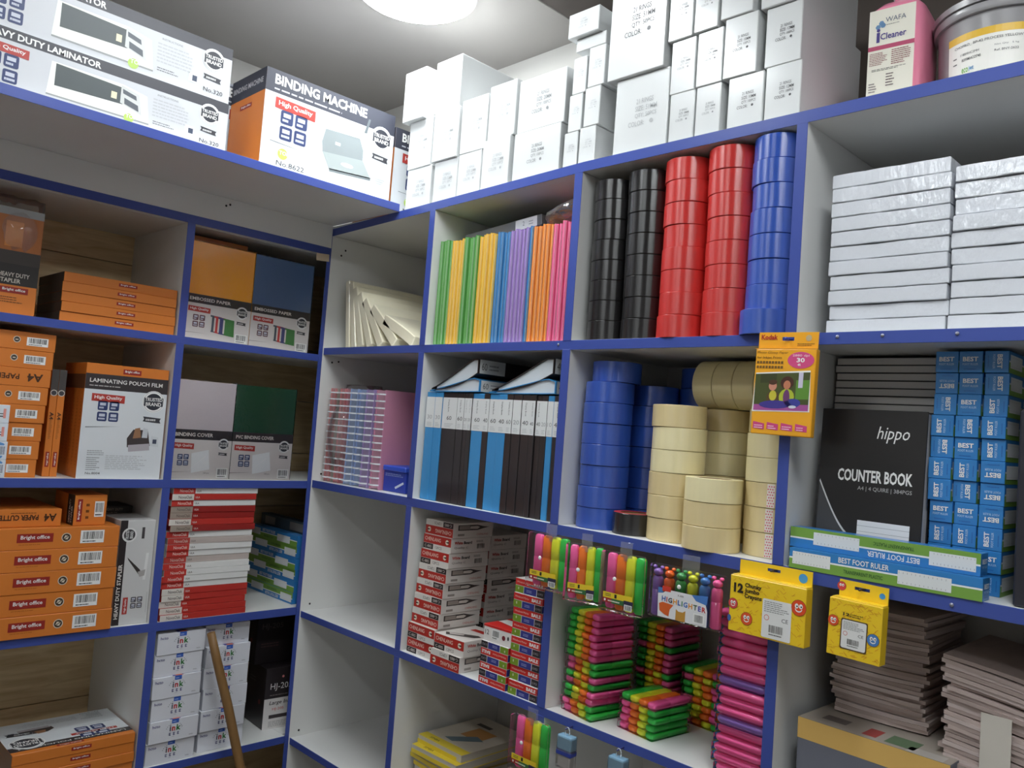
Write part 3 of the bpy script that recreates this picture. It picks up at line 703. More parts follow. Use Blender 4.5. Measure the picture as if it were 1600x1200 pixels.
# ================================================================ cream plastic sheet packs, upper shelf, corner bay
CRM = M((238,231,206), .28, 'cream_plastic_sheets', coat=.6, noise=.08, nscale=14, bump=.5, bscale=22, dist=.002)
def sheet_pack(x, ang, ln, th, label, bend=0.0):
    """pack of sheets leaning to the left by ang, resting on its lower right edge"""
    n = 8; P0, P1 = [], []; px = pz = 0.0; a = -ang
    for i in range(n+1):
        P0.append((px, pz)); P1.append((px+th*math.cos(a), pz-th*math.sin(a)))
        px += ln/n*math.sin(a); pz += ln/n*math.cos(a); a += bend/n
    zm = min(p[1] for p in P0+P1)
    me = prism(P0+P1[::-1], 0, .29, 'pack', .0025)
    o = O('sheet_pack', me, CRM, loc=(x, .030, Z1-zm+.0004)); tag(o, label, 'plastic sheets', 'cream sheet packs in the corner bay')
    return o
sheet_pack(.078, .13, .225, .022, 'cream plastic sheet pack standing nearest the white side panel')
sheet_pack(.111, .20, .220, .026, 'cream plastic sheet pack leaning second from the side panel')
sheet_pack(.150, .30, .205, .028, 'cream plastic sheet pack leaning third from the side panel')
sheet_pack(.197, .43, .190, .030, 'cream plastic sheet pack leaning fourth from the side panel')
sheet_pack(.255, .60, .180, .032, 'cream plastic sheet pack leaning fifth from the side panel', -.06)
sheet_pack(.330, .82, .175, .034, 'cream plastic sheet pack leaning low, sixth from the side panel', -.10)
sheet_pack(.425, 1.08, .170, .034, 'cream plastic sheet pack leaning lowest, beside the upright', -.12)

# ================================================================ spiral notebooks, middle shelf, corner bay
SPW = M((226,230,236), .3, 'white_wire', coat=.3)
def notebook(col, w, hh=.305):
    m = M(col, .35, 'pastel_cover', coat=.3, noise=.05)
    o = O('spiral_notebook', box(-w/2, -w/2+.0022, .010, .215, 0, hh, .0008), m)
    O('back_cover', box(w/2-.0022, w/2, .010, .215, 0, hh, .0008), m, o)
    O('pages', box(-w/2+.0025, w/2-.0025, .014, .213, .002, hh-.002), M(tuple(int(v*.75+40) for v in col), .7, 'tinted_pages', noise=.12, nscale=18, stretch=(60,1,1)), o)
    bm = bmesh.new()
    for k in range(14):
        z = .014+k*(hh-.028)/13; R = w*.5
        for s in range(6):
            a0, a1 = PI*s/6, PI*(s+1)/6
            q = []
            for a in (a0, a1):
                for r in (R-.002, R+.0006):
                    for zz in (z-.0022, z+.0022): q.append(bm.verts.new((-r*math.cos(a), .012-min(.016, r)*math.sin(a), zz)))
            for f in ((0,1,3,2),(4,6,7,5),(0,4,5,1),(2,3,7,6),(0,2,6,4),(1,5,7,3)): bm.faces.new([q[i] for i in f])
    bmesh.ops.recalc_face_normals(bm, faces=bm.faces[:])
    O('spiral_binding', bm_mesh(bm, 'spiral'), SPW, o)
    return o
nb = [(.030,.026,(206,138,140),'dusty pink'),(.058,.026,(176,160,150),'grey beige'),(.086,.026,(204,132,136),'rose pink'),(.114,.026,(196,128,140),'dark rose'),(.151,.040,(150,168,206),'pale blue'),(.195,.042,(140,160,206),'light blue'),(.239,.040,(160,140,190),'purple'),(.288,.046,(204,140,166),'pink')]
for i, (x, w, c, n) in enumerate(nb):
    o = notebook(c, w); o.location = (x, .020+.006*(i % 2), Z2+.0003)
    tag(o, '%s spiral notebook, %s in the upright row' % (n, nth(i+1, len(nb), 'left', 'right')), 'notebook', 'upright spiral notebooks')
crumple('shrink_film', .012, .134, .001, .24, Z2+.0005, Z2+.322, 9, 14, .0016, 9, CLEAR2, 'clear shrink film around the four leftmost spiral notebooks', cat='plastic film')
t = carton('punch_box', .110, .12, .062, M((38,62,168), .35, 'blue_card', coat=.2), .002); putR(t, .3165, .050, Z2+.0003); O('lid', box(-.0545, .058, -.066, .062, .0622, .078, .003), M((52,88,206), .35, 'blue_card_lid'), t)
p = Print(); p.lines(.01, .046, .09, .010, 2, (150,166,214), 2, 5).poly([(.06,.016),(.100,.034),(.103,.028),(.064,.010)], (206,216,236), 3)
stick(t, p, (.110,.12,.062)); tag(t, 'small blue carton with a raised lid right of the spiral notebooks', 'box')

# ================================================================ display books, middle shelf, second bay
BB, BK = (60,144,204), (48,43,44)
bk = [(115,180,BB,'30',0),(180,235,BB,'30',0),(235,340,BK,'60',2),(340,390,BK,'60',2),(390,418,BK,'20',1),(418,445,BK,'20',1),(445,520,BB,'60',2),(520,560,BK,'40',2),(560,622,BB,'60',2),(622,675,BB,'40',2),(675,715,BK,'60',1),(715,768,BK,'20',0),(768,820,BK,'40',2),(820,850,BK,'40',2),(850,882,BK,'40',2),(882,915,BK,'20',0),(915,950,BB,'10',0),(950,1000,BK,'40',2)]
for i, (a, b, c, num, dk) in enumerate(bk):
    x0, x1 = .5325+(a-115)/885*.517, .5325+(b-115)/885*.517; w = x1-x0-.0012; hh = .303
    o = O('display_book', box(-w/2, w/2, 0, .006, 0, hh, .0018, 2, 'spine'), M(c, .3, 'book_plastic', coat=.4, noise=.08, nscale=12, stretch=(3,3,.3), bump=.2, bscale=30))
    for s in (-1, 1): O('cover', box(min(s*w/2, s*(w/2-.0022)), max(s*w/2, s*(w/2-.0022)), .003, .235, 0, hh, .0006), M(c, .3, 'book_cover', coat=.3), o)
    if w > .012: O('pages', box(-w/2+.0026, w/2-.0026, .008, .228, .004, hh-.006), PAGES, o)
    p = Print(); tc = {0:(160,162,164),1:(130,132,134),2:(70,70,72)}[dk]
    p.rect(0, hh-.100, w, hh-.014, (226,228,228), 1)
    tw = min(w*.72, .020); p.text(num, w*.5, hh-.076, tc, w=tw, h=min(.011, tw*.75), cx=True, l=3)
    if dk: p.text('Display Book', w*.36, hh-.020, tc, w=.034, h=min(.006, w*.22), rot=-PI/2, l=3)
    p.lines(w*.2, hh-.096, w*.6, .012, 3, (190,192,194), 3, i)
    O('spine_label', p.mesh(lambda u, v, o_, w=w: (-w/2+u, -.0002-o_, v)), None, o)
    o.location = ((x0+x1)/2, .020+random.uniform(-.003,.003), Z2+.0003)
    cn = 'blue' if c == BB else 'black'
    tag(o, '%s display book with a white spine label, %s in the upright row' % (cn, nth(i+1, len(bk), 'left', 'right')), 'binder', 'upright display books')
def wedge(x0, x1, z0a, z0b, z1a, z1b, col, label, lab):
    """display book lying flat, opened into a wedge: thin at the left, spine at the right"""
    c = M(col, .3, 'book_plastic', coat=.4); t = empty('display_book', (x0, .018, Z2+.3045)); L = x1-x0
    f = lambda x, a, b, k: a+(b-a)*(x/L)**k
    N = 10; xs = [L*i/N for i in range(N+1)]
    low = [(x, f(x, z0a, z0b, 2.2)) for x in xs]; up = [(x, f(x, z1a, z1b, 1.15)) for x in xs]
    up[-1] = (L, up[-1][1]-.012); up[-2] = (up[-2][0], up[-2][1]-.002)
    th = .0022
    O('lower_cover', prism(low+[(x, z+th) for x, z in low[::-1]], 0, .27, 'cover'), c, t)
    O('upper_cover', prism([(x, z-th) for x, z in up]+up[::-1], 0, .27, 'cover'), c, t)
    O('spine', prism([(L, low[-1][1]), (L+.003, low[-1][1]), (L+.003, up[-1][1]), (L, up[-1][1])], 0, .27, 'spine'), c, t)
    O('pages', prism([(x, z+th+.0003) for x, z in low[1:]]+[(x, z-th-.0003) for x, z in up[:0:-1]], .004, .262, 'pages'), M((214,222,228), .35, 'clear_pockets', coat=.3, noise=.06, nscale=30), t)
    p = Print(); h = up[-1][1]-low[-1][1]
    p.rect(.005, 0.001, .10, h-.001, (216,218,218), 1).text(lab, .012, h*.25, (90,92,94), h=h*.5, l=3, w=.02).lines(.04, h*.25, .05, h*.5, 2, (150,152,154), 3, 3)
    O('spine_label', p.mesh(lambda u, v, o_: (L+.003+o_, u, low[-1][1]+v)), None, t)
    tag(t, label, 'binder', 'display books lying on the upright row'); return t
wedge(.545, .748, 0, .003, .004, .047, BB, 'blue display book lying on the left half of the upright row', '60')
wedge(.552, .738, .0055, .052, .010, .103, BK, 'black display book lying on the blue one at the left', '60')
wedge(.790, 1.020, 0, .003, .004, .047, BB, 'blue display book lying on the right half of the upright row', '40')
wedge(.800, 1.010, .0055, .052, .010, .103, BK, 'black display book lying on the blue one at the right', '40')
# ================================================================ counter books and rulers, middle shelf, right bay
def counter_front():
    t = empty('counter_book', (1.763, .056, Z2+.0003)); w, h, d = .190, .300, .036
    t.rotation_euler = (-.05, 0, 0)
    K = M((30,28,29), .35, 'black_laminate', coat=.3)
    O('front_cover', box(-w/2, w/2, 0, .003, 0, h, .0008), K, t); O('back_cover', box(-w/2, w/2, d-.003, d, 0, h, .0008), K, t)
    O('spine', box(-w/2, -w/2+.003, .003, d-.003, 0, h), K, t); O('pages', box(-w/2+.0035, w/2-.003, .0033, d-.0033, .003, h-.003), PAGES, t)
    p = Print(); W = WHT
    p.text('hippo', w*.55, h*.80, W, w=w*.30, h=h*.10, bold=0.0, shear=.25).text('COUNTER BOOK', w*.20, h*.555, W, w=w*.70, h=h*.075, bold=.028)
    p.text('A4 | 4 QUIRE | 384PGS', w*.40, h*.50, (190,190,190), w=w*.50, h=h*.030)
    # grey swoosh and name panel
    pts = [(0.03,h*.56)]+[(w*(.03+.50*k/10), h*(.56-.44*(k/10)**.55)) for k in range(1,11)]
    arc = [(w*(.02+.40*k/12), h*(.54-.34*math.sin(k/12*PI/2))) for k in range(13)]
    p.poly(arc+[(w*.42,h*.0),(w*.02,h*.0)], (70,70,72), 1)
    for k in range(12):
        (x0,y0),(x1,y1) = arc[k], arc[k+1]; p.poly([(x0,y0),(x1,y1),(x1+.001,y1+.004),(x0+.001,y0+.004)], (210,210,210), 2)
    for k in range(8):
        a, b = .42+.07*k, .42+.07*(k+1); y = lambda q: h*(.20-.10*math.sin((q-.42)*PI/1.1)+.02*q)
        p.poly([(w*a,y(a)),(w*b,y(b)),(w*b,y(b)+.0016),(w*a,y(a)+.0016)], (200,200,200), 2)
    p.rect(w*.42, h*.155, w*.90, h*.325, (232,232,232), 3)
    for k in range(4): p.rect(w*.42, h*(.19+.034*k), w*.90, h*(.192+.034*k), (150,150,150), 4)
    O('cover_print', p.mesh(lambda u, v, o: (-w/2+u, -o, v)), None, t)
    tag(t, 'black counter book standing upright with white cover lettering', 'book')
counter_front()
n = 27; hh = (1.7165-Z2)/n
cbm = None
for i in range(n):
    if cbm is None:
        o = O('counter_book', box(-.105, .105, -.118, .118, .0002, .0011), M((36,34,36), .4, 'book_board')); 
        O('pages', box(-.104, .1035, -.1178, .116, .0013, hh-.0014), PAGES, o); O('upper_cover', box(-.105, .105, -.118, .118, hh-.0012, hh-.0003), M((36,34,36), .4, 'book_board'), o)
        cbm = o
    else: o = dup(cbm)
    o.location = (1.752+random.uniform(-.002,.002), .285+random.uniform(-.002,.002), Z2+.0003+i*hh)
    if i >= n-8: tag(o, 'counter book lying flat behind the upright one, %s of the stack' % nth(n-i, 27, 'top', 'bottom'), 'book', 'lying counter books')
    else: tag(o, 'counter book low in the lying stack, hidden by the upright black book', 'book', 'lying counter books low in the stack')
RB, RG = (50,128,196), (122,166,72)
RBM = M(RB, .32, 'blue_gloss_card', coat=.3)
def ruler_long(w=.322, h=.0365):
    p = Print(); p.rect(0, 0, w, h*.48, RG, 0).rect(0, h*.48, w, h*.56, (236,240,240), 1).rect(0, h*.56, w, h, RB, 0)
    for a, b, y0 in ((.02,.24,.22),(.60,.86,.14)):
        p.rect(w*a, h*y0, w*b, h*(y0+.62), (226,230,232), 3)
        for k in range(12): p.rect(w*(a+.006+(b-a-.012)*k/12), h*(y0+.48), w*(a+.0075+(b-a-.012)*k/12), h*(y0+.56), (120,124,128), 4); p.rect(w*(a+.006+(b-a-.012)*k/12), h*(y0+.05), w*(a+.0075+(b-a-.012)*k/12), h*(y0+.12), (120,124,128), 4)
    p.text('BEST FOOT RULER', w*.285, h*.635, WHT, w=w*.27, h=h*.26, bold=.015).text('TRANSPARENT PLASTIC', w*.315, h*.17, (40,84,46), w=w*.21, h=h*.17, bold=.005)
    return p
def ruler_end(s=.0365):
    p = Print(); p.text('BEST', s*.16, s*.52, WHT, w=s*.66, h=s*.22, bold=.03).text('FOOT RULER', s*.16, s*.34, (200,226,244), w=s*.66, h=s*.10).lines(s*.22, s*.12, s*.5, s*.08, 1, (36,96,168), 3, 2)
    return p
S = .0365
def rot_print(p, s, k):
    n = Print()
    for pts, f, c, l in p.it:
        for _ in range(k): pts = [(s-b, a) for a, b in pts]
        n.it.append((pts, f, c, l))
    return n
ends = []
base = carton('ruler_box', S, .322, S, RBM, .0008)
lp = ruler_long(); E_ = ruler_end()
em = [rot_print(E_, S, k).mesh(face_fn('front', S, .322, S)) for k in range(4)]
sm = lp.mesh(face_fn('right', S, .322, S))
orient = [[1,1,1],[1,3,0],[1,1,1],[0,0,2],[1,3,2],[1,1,2],[3,0,1],[1,3,1],[3,0,1],[2,0,3],[0,0,3]]
first = True
for r in range(11):
    for c in range(3):
        o = base if first else base.copy()
        if not first: COL.objects.link(o)
        first = False
        jx, jy = random.uniform(-.0006,.0006), random.uniform(-.006,.006); ry = random.choice((0,0,.01,-.01))
        o.location = (1.8815+c*.0388+jx-(.003 if r > 3 and r < 8 and c < 2 else 0), .0815+.161+min(jy,.0005), Z2+.0003+r*.0370); o.rotation_euler = (0,0,random.uniform(-.004,.004))
        O('end_print', em[orient[r][c]], None, o); O('side_print', sm, None, o)
        tag(o, 'blue foot ruler box end-on, %s row, %s column' % (nth(11-r, 11, 'top', 'bottom'), ('left','middle','right')[c]) if r > 1 else 'blue foot ruler box end-on, %s row, %s column, behind the long ruler boxes' % (('bottom','second')[r], ('left','middle','right')[c]), 'ruler box', 'ruler boxes stacked end-on')
for i, (x0, yf, z) in enumerate(((1.652, -.002, Z2+.0003), (1.6445, .012, Z2+.0373))):
    o = carton('ruler_box', .322, .0365, .0365, RBM, .0008); putR(o, x0, yf, z, (-.004, -.012)[i])
    stick(o, lp if i == 0 else lp.flip(.322, .0365), (.322,.0365,.0365)); stick(o, E_, (.322,.0365,.0365), 'right')
    tag(o, ('long foot ruler box lying along the shelf edge, blue stripe uppermost', 'long foot ruler box lying on another, its print upside down')[i], 'ruler box', 'ruler boxes lying along the shelf edge')
o = carton('box_file', .075, .29, .305, M((42,42,50), .4, 'dark_file_board', noise=.08), .003); putR(o, 2.012, .010, Z2+.0003)
O('finger_ring', lathe([(.010,-.001),(.013,-.001),(.013,.002),(.010,.002)], 18, 'ring', closed=True), M((150,150,155), .3, 'chrome', metal=1), o, (0,-.146,.09), (PI/2,0,0))
tag(o, 'dark box file standing at the right end beside the ruler boxes', 'file')

# ---------------- photo paper pack hanging on the shelf edge
def photo_pack():
    w, h = .118, .162; t = empty('photo_paper_pack', (1.632, -.020, 1.5500), 0.0); t.rotation_euler = (0, .018, .03)
    Y = M((244,172,36), .35, 'yellow_gloss_card', coat=.35)
    O('pouch', box(-w/2, w/2, -.008, .008, 0, h, .0018, 2), Y, t)
    # header with a hang slot: strip left of slot, right of slot, above, below
    bm = bmesh.new(); a, b, z0, z1 = -.012, .012, h+.016, h+.023
    for q in ((-w/2+.001, a, h, h+.032),(b, w/2-.001, h, h+.032),(a, b, h, z0),(a, b, z1, h+.032)): add_box(bm, q[0], q[1], -.0012, .0012, q[2], q[3])
    O('hang_tab', bm_mesh(bm, 'tab'), Y, t)
    p = Print(); p.rect(-.002, h-.0005, w+.002, h+.001, (206,140,30), 1)
    p.text('for Inkjet Prints', w*.03, h*.875, (110,70,20), w=w*.42, h=h*.035, bold=.01).text('Photo Glossy Paper', w*.03, h*.935, (120,80,24), w=w*.52, h=h*.035, shear=.2)
    for k in range(2):
        for q in range(9): p.rect(w*(.03+.051*q), h*(.825-.055*k), w*(.068+.051*q), h*(.855-.055*k), (120,84,30), 3)
    p.disc(w*.76, h*.87, w*.215, (214,76,130), 3, h*.095, 26).text('2880 dpi', w*.76, h*.905, (250,214,228), w=w*.27, h=h*.032, cx=True, l=5).text('30', w*.76, h*.845, WHT, w=w*.13, h=h*.052, bold=.03, cx=True, l=5).text('4R', w*.74, h*.805, WHT, h=h*.025, bold=.03, cx=True, l=5)
    p.poly([(w*.0,h*.26),(w*.03,h*.715),(w*.93,h*.755),(w*.955,h*.285)], (240,238,230), 2)
    Q = lambda u, v: (w*(.025+.905*u+.012*u*(1-v)*0), h*(.275+(.425+.035*u)*v+.02*u*(1-v)))
    def q(u0, v0, u1, v1, c, l=3): p.poly([Q(u0,v0),Q(u1,v0),Q(u1,v1),Q(u0,v1)], c, l)
    q(0,0,1,1,(74,82,40)); q(0,0,1,.16,(170,84,150),4); q(.76,.3,1,.8,(96,142,54),4); q(.80,.6,.88,1,(206,200,220),5); q(.1,.75,.4,1,(60,66,34),4)
    def blob(u, v, ru, rv, c, l): p.poly([Q(u+ru*math.cos(k*PI/7), v+rv*math.sin(k*PI/7)) for k in range(14)], c, l)
    blob(.35,.34,.12,.20,(92,70,40),5); blob(.35,.40,.07,.14,(200,190,60),6); blob(.34,.66,.075,.13,(206,140,116),7); blob(.34,.76,.08,.07,(80,52,36),8)
    blob(.60,.36,.14,.22,(178,190,56),5); blob(.60,.36,.06,.2,(110,62,110),6); blob(.60,.74,.12,.17,(74,40,30),6); blob(.60,.68,.065,.12,(196,124,92),7)
    blob(.40,.16,.30,.11,(66,56,140),6); blob(.72,.2,.14,.12,(60,64,150),6); blob(.72,.10,.07,.04,(216,220,232),8)
    for k in range(4):
        x = w*(.04+.235*k); p.poly([(x,h*.065),(x+w*.19,h*.055),(x+w*.19,h*.125),(x,h*.145)], (208,70,128), 3).lines(x+w*.02, h*.065, w*.15, h*.05, 2, (248,206,224), 4, k)
    O('pack_print', p.mesh(lambda u, v, o: (-w/2+u, -.008-o, v)), None, t)
    p = Print().text('Kodak', w*.05, h+.018, (176,40,34), w=w*.28, h=.0095, bold=.03).disc(w*.84, h+.021, .0058, (190,170,130), 2).lines(w*.66, h+.006, w*.28, .006, 2, (130,90,30), 3, 2)
    O('tab_print', p.mesh(lambda u, v, o: (-w/2+u, -.0013-o, v)), None, t)
    O('hook', tube([(0,-.012,h+.0195),(0,.0165,h+.0195)], .0025, 8, 'hook'), M((70,86,180), .4, 'blue_peg'), t)
    tag(t, 'yellow photo paper pack with a photo print, hanging from the blue shelf edge', 'photo paper')
photo_pack()

# ================================================================ marker boxes, third row
CR = (186,44,34)
def marker_box():
    w, d, h = .116, .150, .0412
    o = carton('marker_box', w, d, h-.0006, M((220,212,206), .4, 'white_card', noise=.03), .0008)
    return o, w, d, h
def chen_end(w, h):
    p = Print(); p.rect(0, 0, w, h, (226,222,216), 0).rect(0, h*.40, w, h*.98, CR, 1).rect(0, h*.02, w*.36, h*.38, (44,36,36), 1)
    p.text('CHENLANG', w*.05, h*.58, (240,214,200), w=w*.58, h=h*.25, bold=.01).text('C-885', w*.05, h*.11, (214,206,200), w=w*.26, h=h*.18, bold=.005).text('12PCS', w*.44, h*.10, (110,104,100), w=w*.24, h=h*.18)
    p.disc(w*.86, h*.68, h*.17, (236,226,206), 3).poly([(w*.86-h*.17,h*.68),(w*.86+h*.17,h*.76),(w*.86+h*.17,h*.62)], (60,40,36), 4)
    return p
def chen_pen(d, h):
    p = Print(); p.poly([(d*.12,h*.50),(d*.12,h*.86),(d*.60,h*.86),(d*.76,h*.74),(d*.90,h*.70),(d*.76,h*.62),(d*.60,h*.50)], (66,58,56), 1)
    p.poly([(d*.15,h*.56),(d*.15,h*.82),(d*.40,h*.82),(d*.42,h*.56)], (150,138,130), 2).poly([(d*.42,h*.60),(d*.42,h*.76),(d*.60,h*.78),(d*.66,h*.70),(d*.60,h*.58)], (206,196,188), 2)
    p.rect(d*.12, h*.14, d*.28, h*.28, (150,140,134), 2).text('CHENLANG', d*.58, h*.16, (206,120,108), w=d*.30, h=h*.13)
    return p
def chen_txt(d, h):
    p = Print(); p.text('White', d*.08, h*.58, CR, w=d*.20, h=h*.20, bold=.03).text('Board', d*.31, h*.58, (60,50,48), w=d*.20, h=h*.20, bold=.03).text('Quality C', d*.08, h*.26, (110,100,96), w=d*.34, h=h*.17)
    p.bars(d*.62, h*.2, d*.24, h*.40, 2, 5, (90,82,78), None, False).lines(d*.62, h*.66, d*.24, h*.16, 2, (130,120,114), 2, 3); return p
mb, mw, md, mh = marker_box()
MP = {'end':chen_end(mw, mh-.0006), 'pen':chen_pen(md, mh), 'txt':chen_txt(md, mh)}
MM = {'e0':MP['end'].mesh(face_fn('front',mw,md,mh)), 'e1':MP['end'].flip(mw, mh-.0006).mesh(face_fn('front',mw,md,mh)), 'pen':MP['pen'].mesh(face_fn('right',mw,md,mh)), 'txt':MP['txt'].mesh(face_fn('right',mw,md,mh)),
      'top':Print().poly([(.01,.03),(.03,.012),(.10,.05),(.106,.07),(.09,.075)], (70,62,60), 1).poly([(.02,.034),(.034,.022),(.066,.042),(.06,.052)], (206,196,190), 2).rect(.03,.10,.09,.12,CR,1).mesh(face_fn('top',mw,md,mh-.0006))}
used = []
def marker(x0, yf, z, inv, label, rz=0.0):
    o = mb if not used else mb.copy()
    if used: COL.objects.link(o)
    used.append(1)
    putR(o, x0, yf, z, rz, mw, md); O('end_print', MM['e1' if inv else 'e0'], None, o); O('side_print', MM['pen' if inv else 'txt'], None, o)
    tag(o, label, 'box', 'red and white marker boxes'); return o
invs = [0,0,1,1,1,1,0,0,1]; ny = [.016,.014,.022,.024,.026,.028,.030,.034,.036]
for i in range(9): marker(.5365+.0022*i, ny[i], Z3+.0003+i*mh, invs[i], 'red and white marker box, %s in the tall left stack' % nth(i+1, 9), random.uniform(-.02,.02))
for i in range(8): marker(.533+.001*i, .194, Z3+.0003+i*mh, (0,1,0,0,1,0,0,0)[i], 'red and white marker box, %s in the shadowed stack behind' % nth(i+1, 8), random.uniform(-.02,.02))
marker(.660, -.001, Z3+.0003, 1, 'red and white marker box, lower of the two in front, print upside down')
o = marker(.666, .004, Z3+.0003+mh, 0, 'red and white marker box, upper of the two in front, top face showing', .01)
O('top_print', MM['top'], None, o)
BR_, BG_, BN_ = (206,40,36), (120,150,40), (50,56,134)
w, d, h = .0955, .14, .0347
bb = carton('whiteboard_marker_box', w, d, h-.0005, M((226,222,220), .4, 'white_card', noise=.03), .0006)
p = Print(); p.rect(0, h*.52, w, h*.97, BR_, 1).rect(0, h*.02, w*.29, h*.48, BG_, 1).rect(w*.31, h*.02, w*.74, h*.48, BN_, 1).rect(w*.76, h*.02, w, h*.48, (44,38,44), 1)
p.text('Whiteboard Marker', w*.05, h*.68, (246,210,200), w=w*.50, h=h*.13).text('BAILE', w*.64, h*.62, WHT, w=w*.32, h=h*.24, bold=.04).text('8', w*.10, h*.22, (236,240,210), h=h*.17, bold=.01).lines(w*.40, h*.14, w*.26, h*.2, 2, (170,176,220), 3, 4).text('12 PCS', w*.79, h*.16, (190,186,190), w=w*.17, h=h*.14)
bm0 = p.mesh(face_fn('front',w,d,h)); bm1 = p.flip(w, h-.0005).mesh(face_fn('front',w,d,h))
bs = Print().rect(0, h*.52, d, h*.97, BR_, 1).rect(0, h*.02, d*.3, h*.48, BN_, 1).mesh(face_fn('right',w,d,h))
for i in range(11):
    o = bb if i == 0 else bb.copy()
    if i: COL.objects.link(o)
    L_ = i >= 8; k = i-8 if L_ else i
    putR(o, (.846 if L_ else .9490)-.0004*k, (.006 if L_ else .008)+random.uniform(-.002,.002), Z3+.0003+k*h, random.uniform(-.01,.01), w, d)
    O('end_print', bm1 if L_ else bm0, None, o); O('side_print', bs, None, o)
    tag(o, 'striped marker box, %s in the %s' % (nth(k+1, 3 if L_ else 8), 'short upside-down stack of three' if L_ else 'tall stack against the upright'), 'box', 'striped whiteboard marker boxes')
o = carton('whiteboard_marker_box', w, d, .040, M((232,228,224), .4, 'white_card2'), .0008); putR(o, .846, .010, Z3+.0003+3*h, .02)
p = Print(); p.rect(0, .035, w, .040, BR_, 1).text('12', w*.06, .016, (60,56,58), h=.012).bars(w*.30, .008, w*.30, .024, 2, 4).disc(w*.74, .018, .006, (120,40,50), 2).disc(w*.90, .020, .003, (50,44,46), 2, .005)
stick(o, p, (w,d,.040)); stick(o, Print().poly([(0,0),(w,0),(w,.03),(0,.05)], BR_, 1).rect(0,.08,w,.10,BR_,1), (w,d,.040), 'top')
tag(o, 'white marker box printed 12, lying on the short striped stack', 'box')

# ================================================================ highlighters
NEON = {'pink':(255,104,172),'orange':(255,128,44),'yellow':(236,240,56),'green':(54,196,78)}
def pen_mesh(w, t, L):
    """flat rounded highlighter along +y, end cap towards -y"""
    bm = bmesh.new(); rings = []
    for y, s in ((0,.55),(.002,.82),(.006,.97),(.012,1),(L*.42,1),(L*.43,.94),(L*.45,.94),(L*.46,1),(L*.9,1),(L-.004,.93),(L,.7)):
        r = []
        for i in range(14):
            a = 2*PI*i/14; c, q = math.cos(a), math.sin(a); e = .6
            r.append(bm.verts.new((w/2*s*math.copysign(abs(c)**e, c), y+.0012*math.sin(y/L*PI*2)*0, t/2+t/2*s*math.copysign(abs(q)**e, q))))
        rings.append(r)
    for k in range(len(rings)-1):
        for i in range(14): bm.faces.new((rings[k][i], rings[k][(i+1)%14], rings[k+1][(i+1)%14], rings[k+1][i]))
    bm.faces.new(rings[0][::-1]); bm.faces.new(rings[-1]); bmesh.ops.recalc_face_normals(bm, faces=bm.faces[:])
    return sharp(bm_mesh(bm, 'pen', True), 60)
NM = {k: M(v, .35, 'neon_%s_plastic' % k, coat=.3) for k, v in NEON.items()}
PT = .0158; PW = .0255; PL = .118
pens = {k: pen_mesh(PW-.001, PT-.0012, PL) for k in NEON}
pouchm = box(-2*PW-.001, 2*PW+.001, -.004, PL+.004, .0001, PT-.0004, .003, 2, 'pouch')
def hl_pack(rev=False, flat=True):
    t = empty('highlighter_pack')
    order = ['green','yellow','orange','pink']
    if rev: order = order[::-1]
    for i, k in enumerate(order): O('highlighter', pens[k], NM[k], t, ((i-1.5)*PW, 0, .0004))
    O('pouch', pouchm, CLEAR, t)
    return t
HA, HB = hl_pack(False), hl_pack(True); hu = {0:False, 1:False}
def put_pack(rev, loc, rz, label, group):
    src = HB if rev else HA
    if hu[int(rev)]: o = dup(src)
    else: o = src; hu[int(rev)] = True
    o.location = loc; o.rotation_euler = (0,0,rz); tag(o, label, 'highlighters', group)
GH = 'neon highlighter packs stacked in the bay'
rv = [1,1,0,0,1,0,1,1,0,0,0,0,0,0,0]
for i in range(15): put_pack(rv[i] == 1, (1.148+random.uniform(-.003,.003), .030+random.uniform(-.004,.004), Z3+.0003+i*PT), -.16+random.uniform(-.03,.03), 'neon highlighter pack, %s in the front left stack' % nth(i+1, 15), GH)
for i in range(13): put_pack(i % 4 == 1, (1.226+random.uniform(-.003,.003), .205+random.uniform(-.003,.003), Z3+.0003+i*PT), -.05, 'neon highlighter pack, %s in the dim stack behind the front left one' % nth(i+1, 13), GH)
for i in range(5): put_pack(i < 4, (1.300+random.uniform(-.003,.003), .050, Z3+.0003+i*PT), -.12, 'neon highlighter pack, %s in the low stack of five' % nth(i+1, 5), GH)
for i in range(8): put_pack(i % 3 == 0, (1.352+random.uniform(-.003,.003), .215, Z3+.0003+i*PT), -.05, 'neon highlighter pack, %s in the dim back stack behind the low one' % nth(i+1, 8), GH)
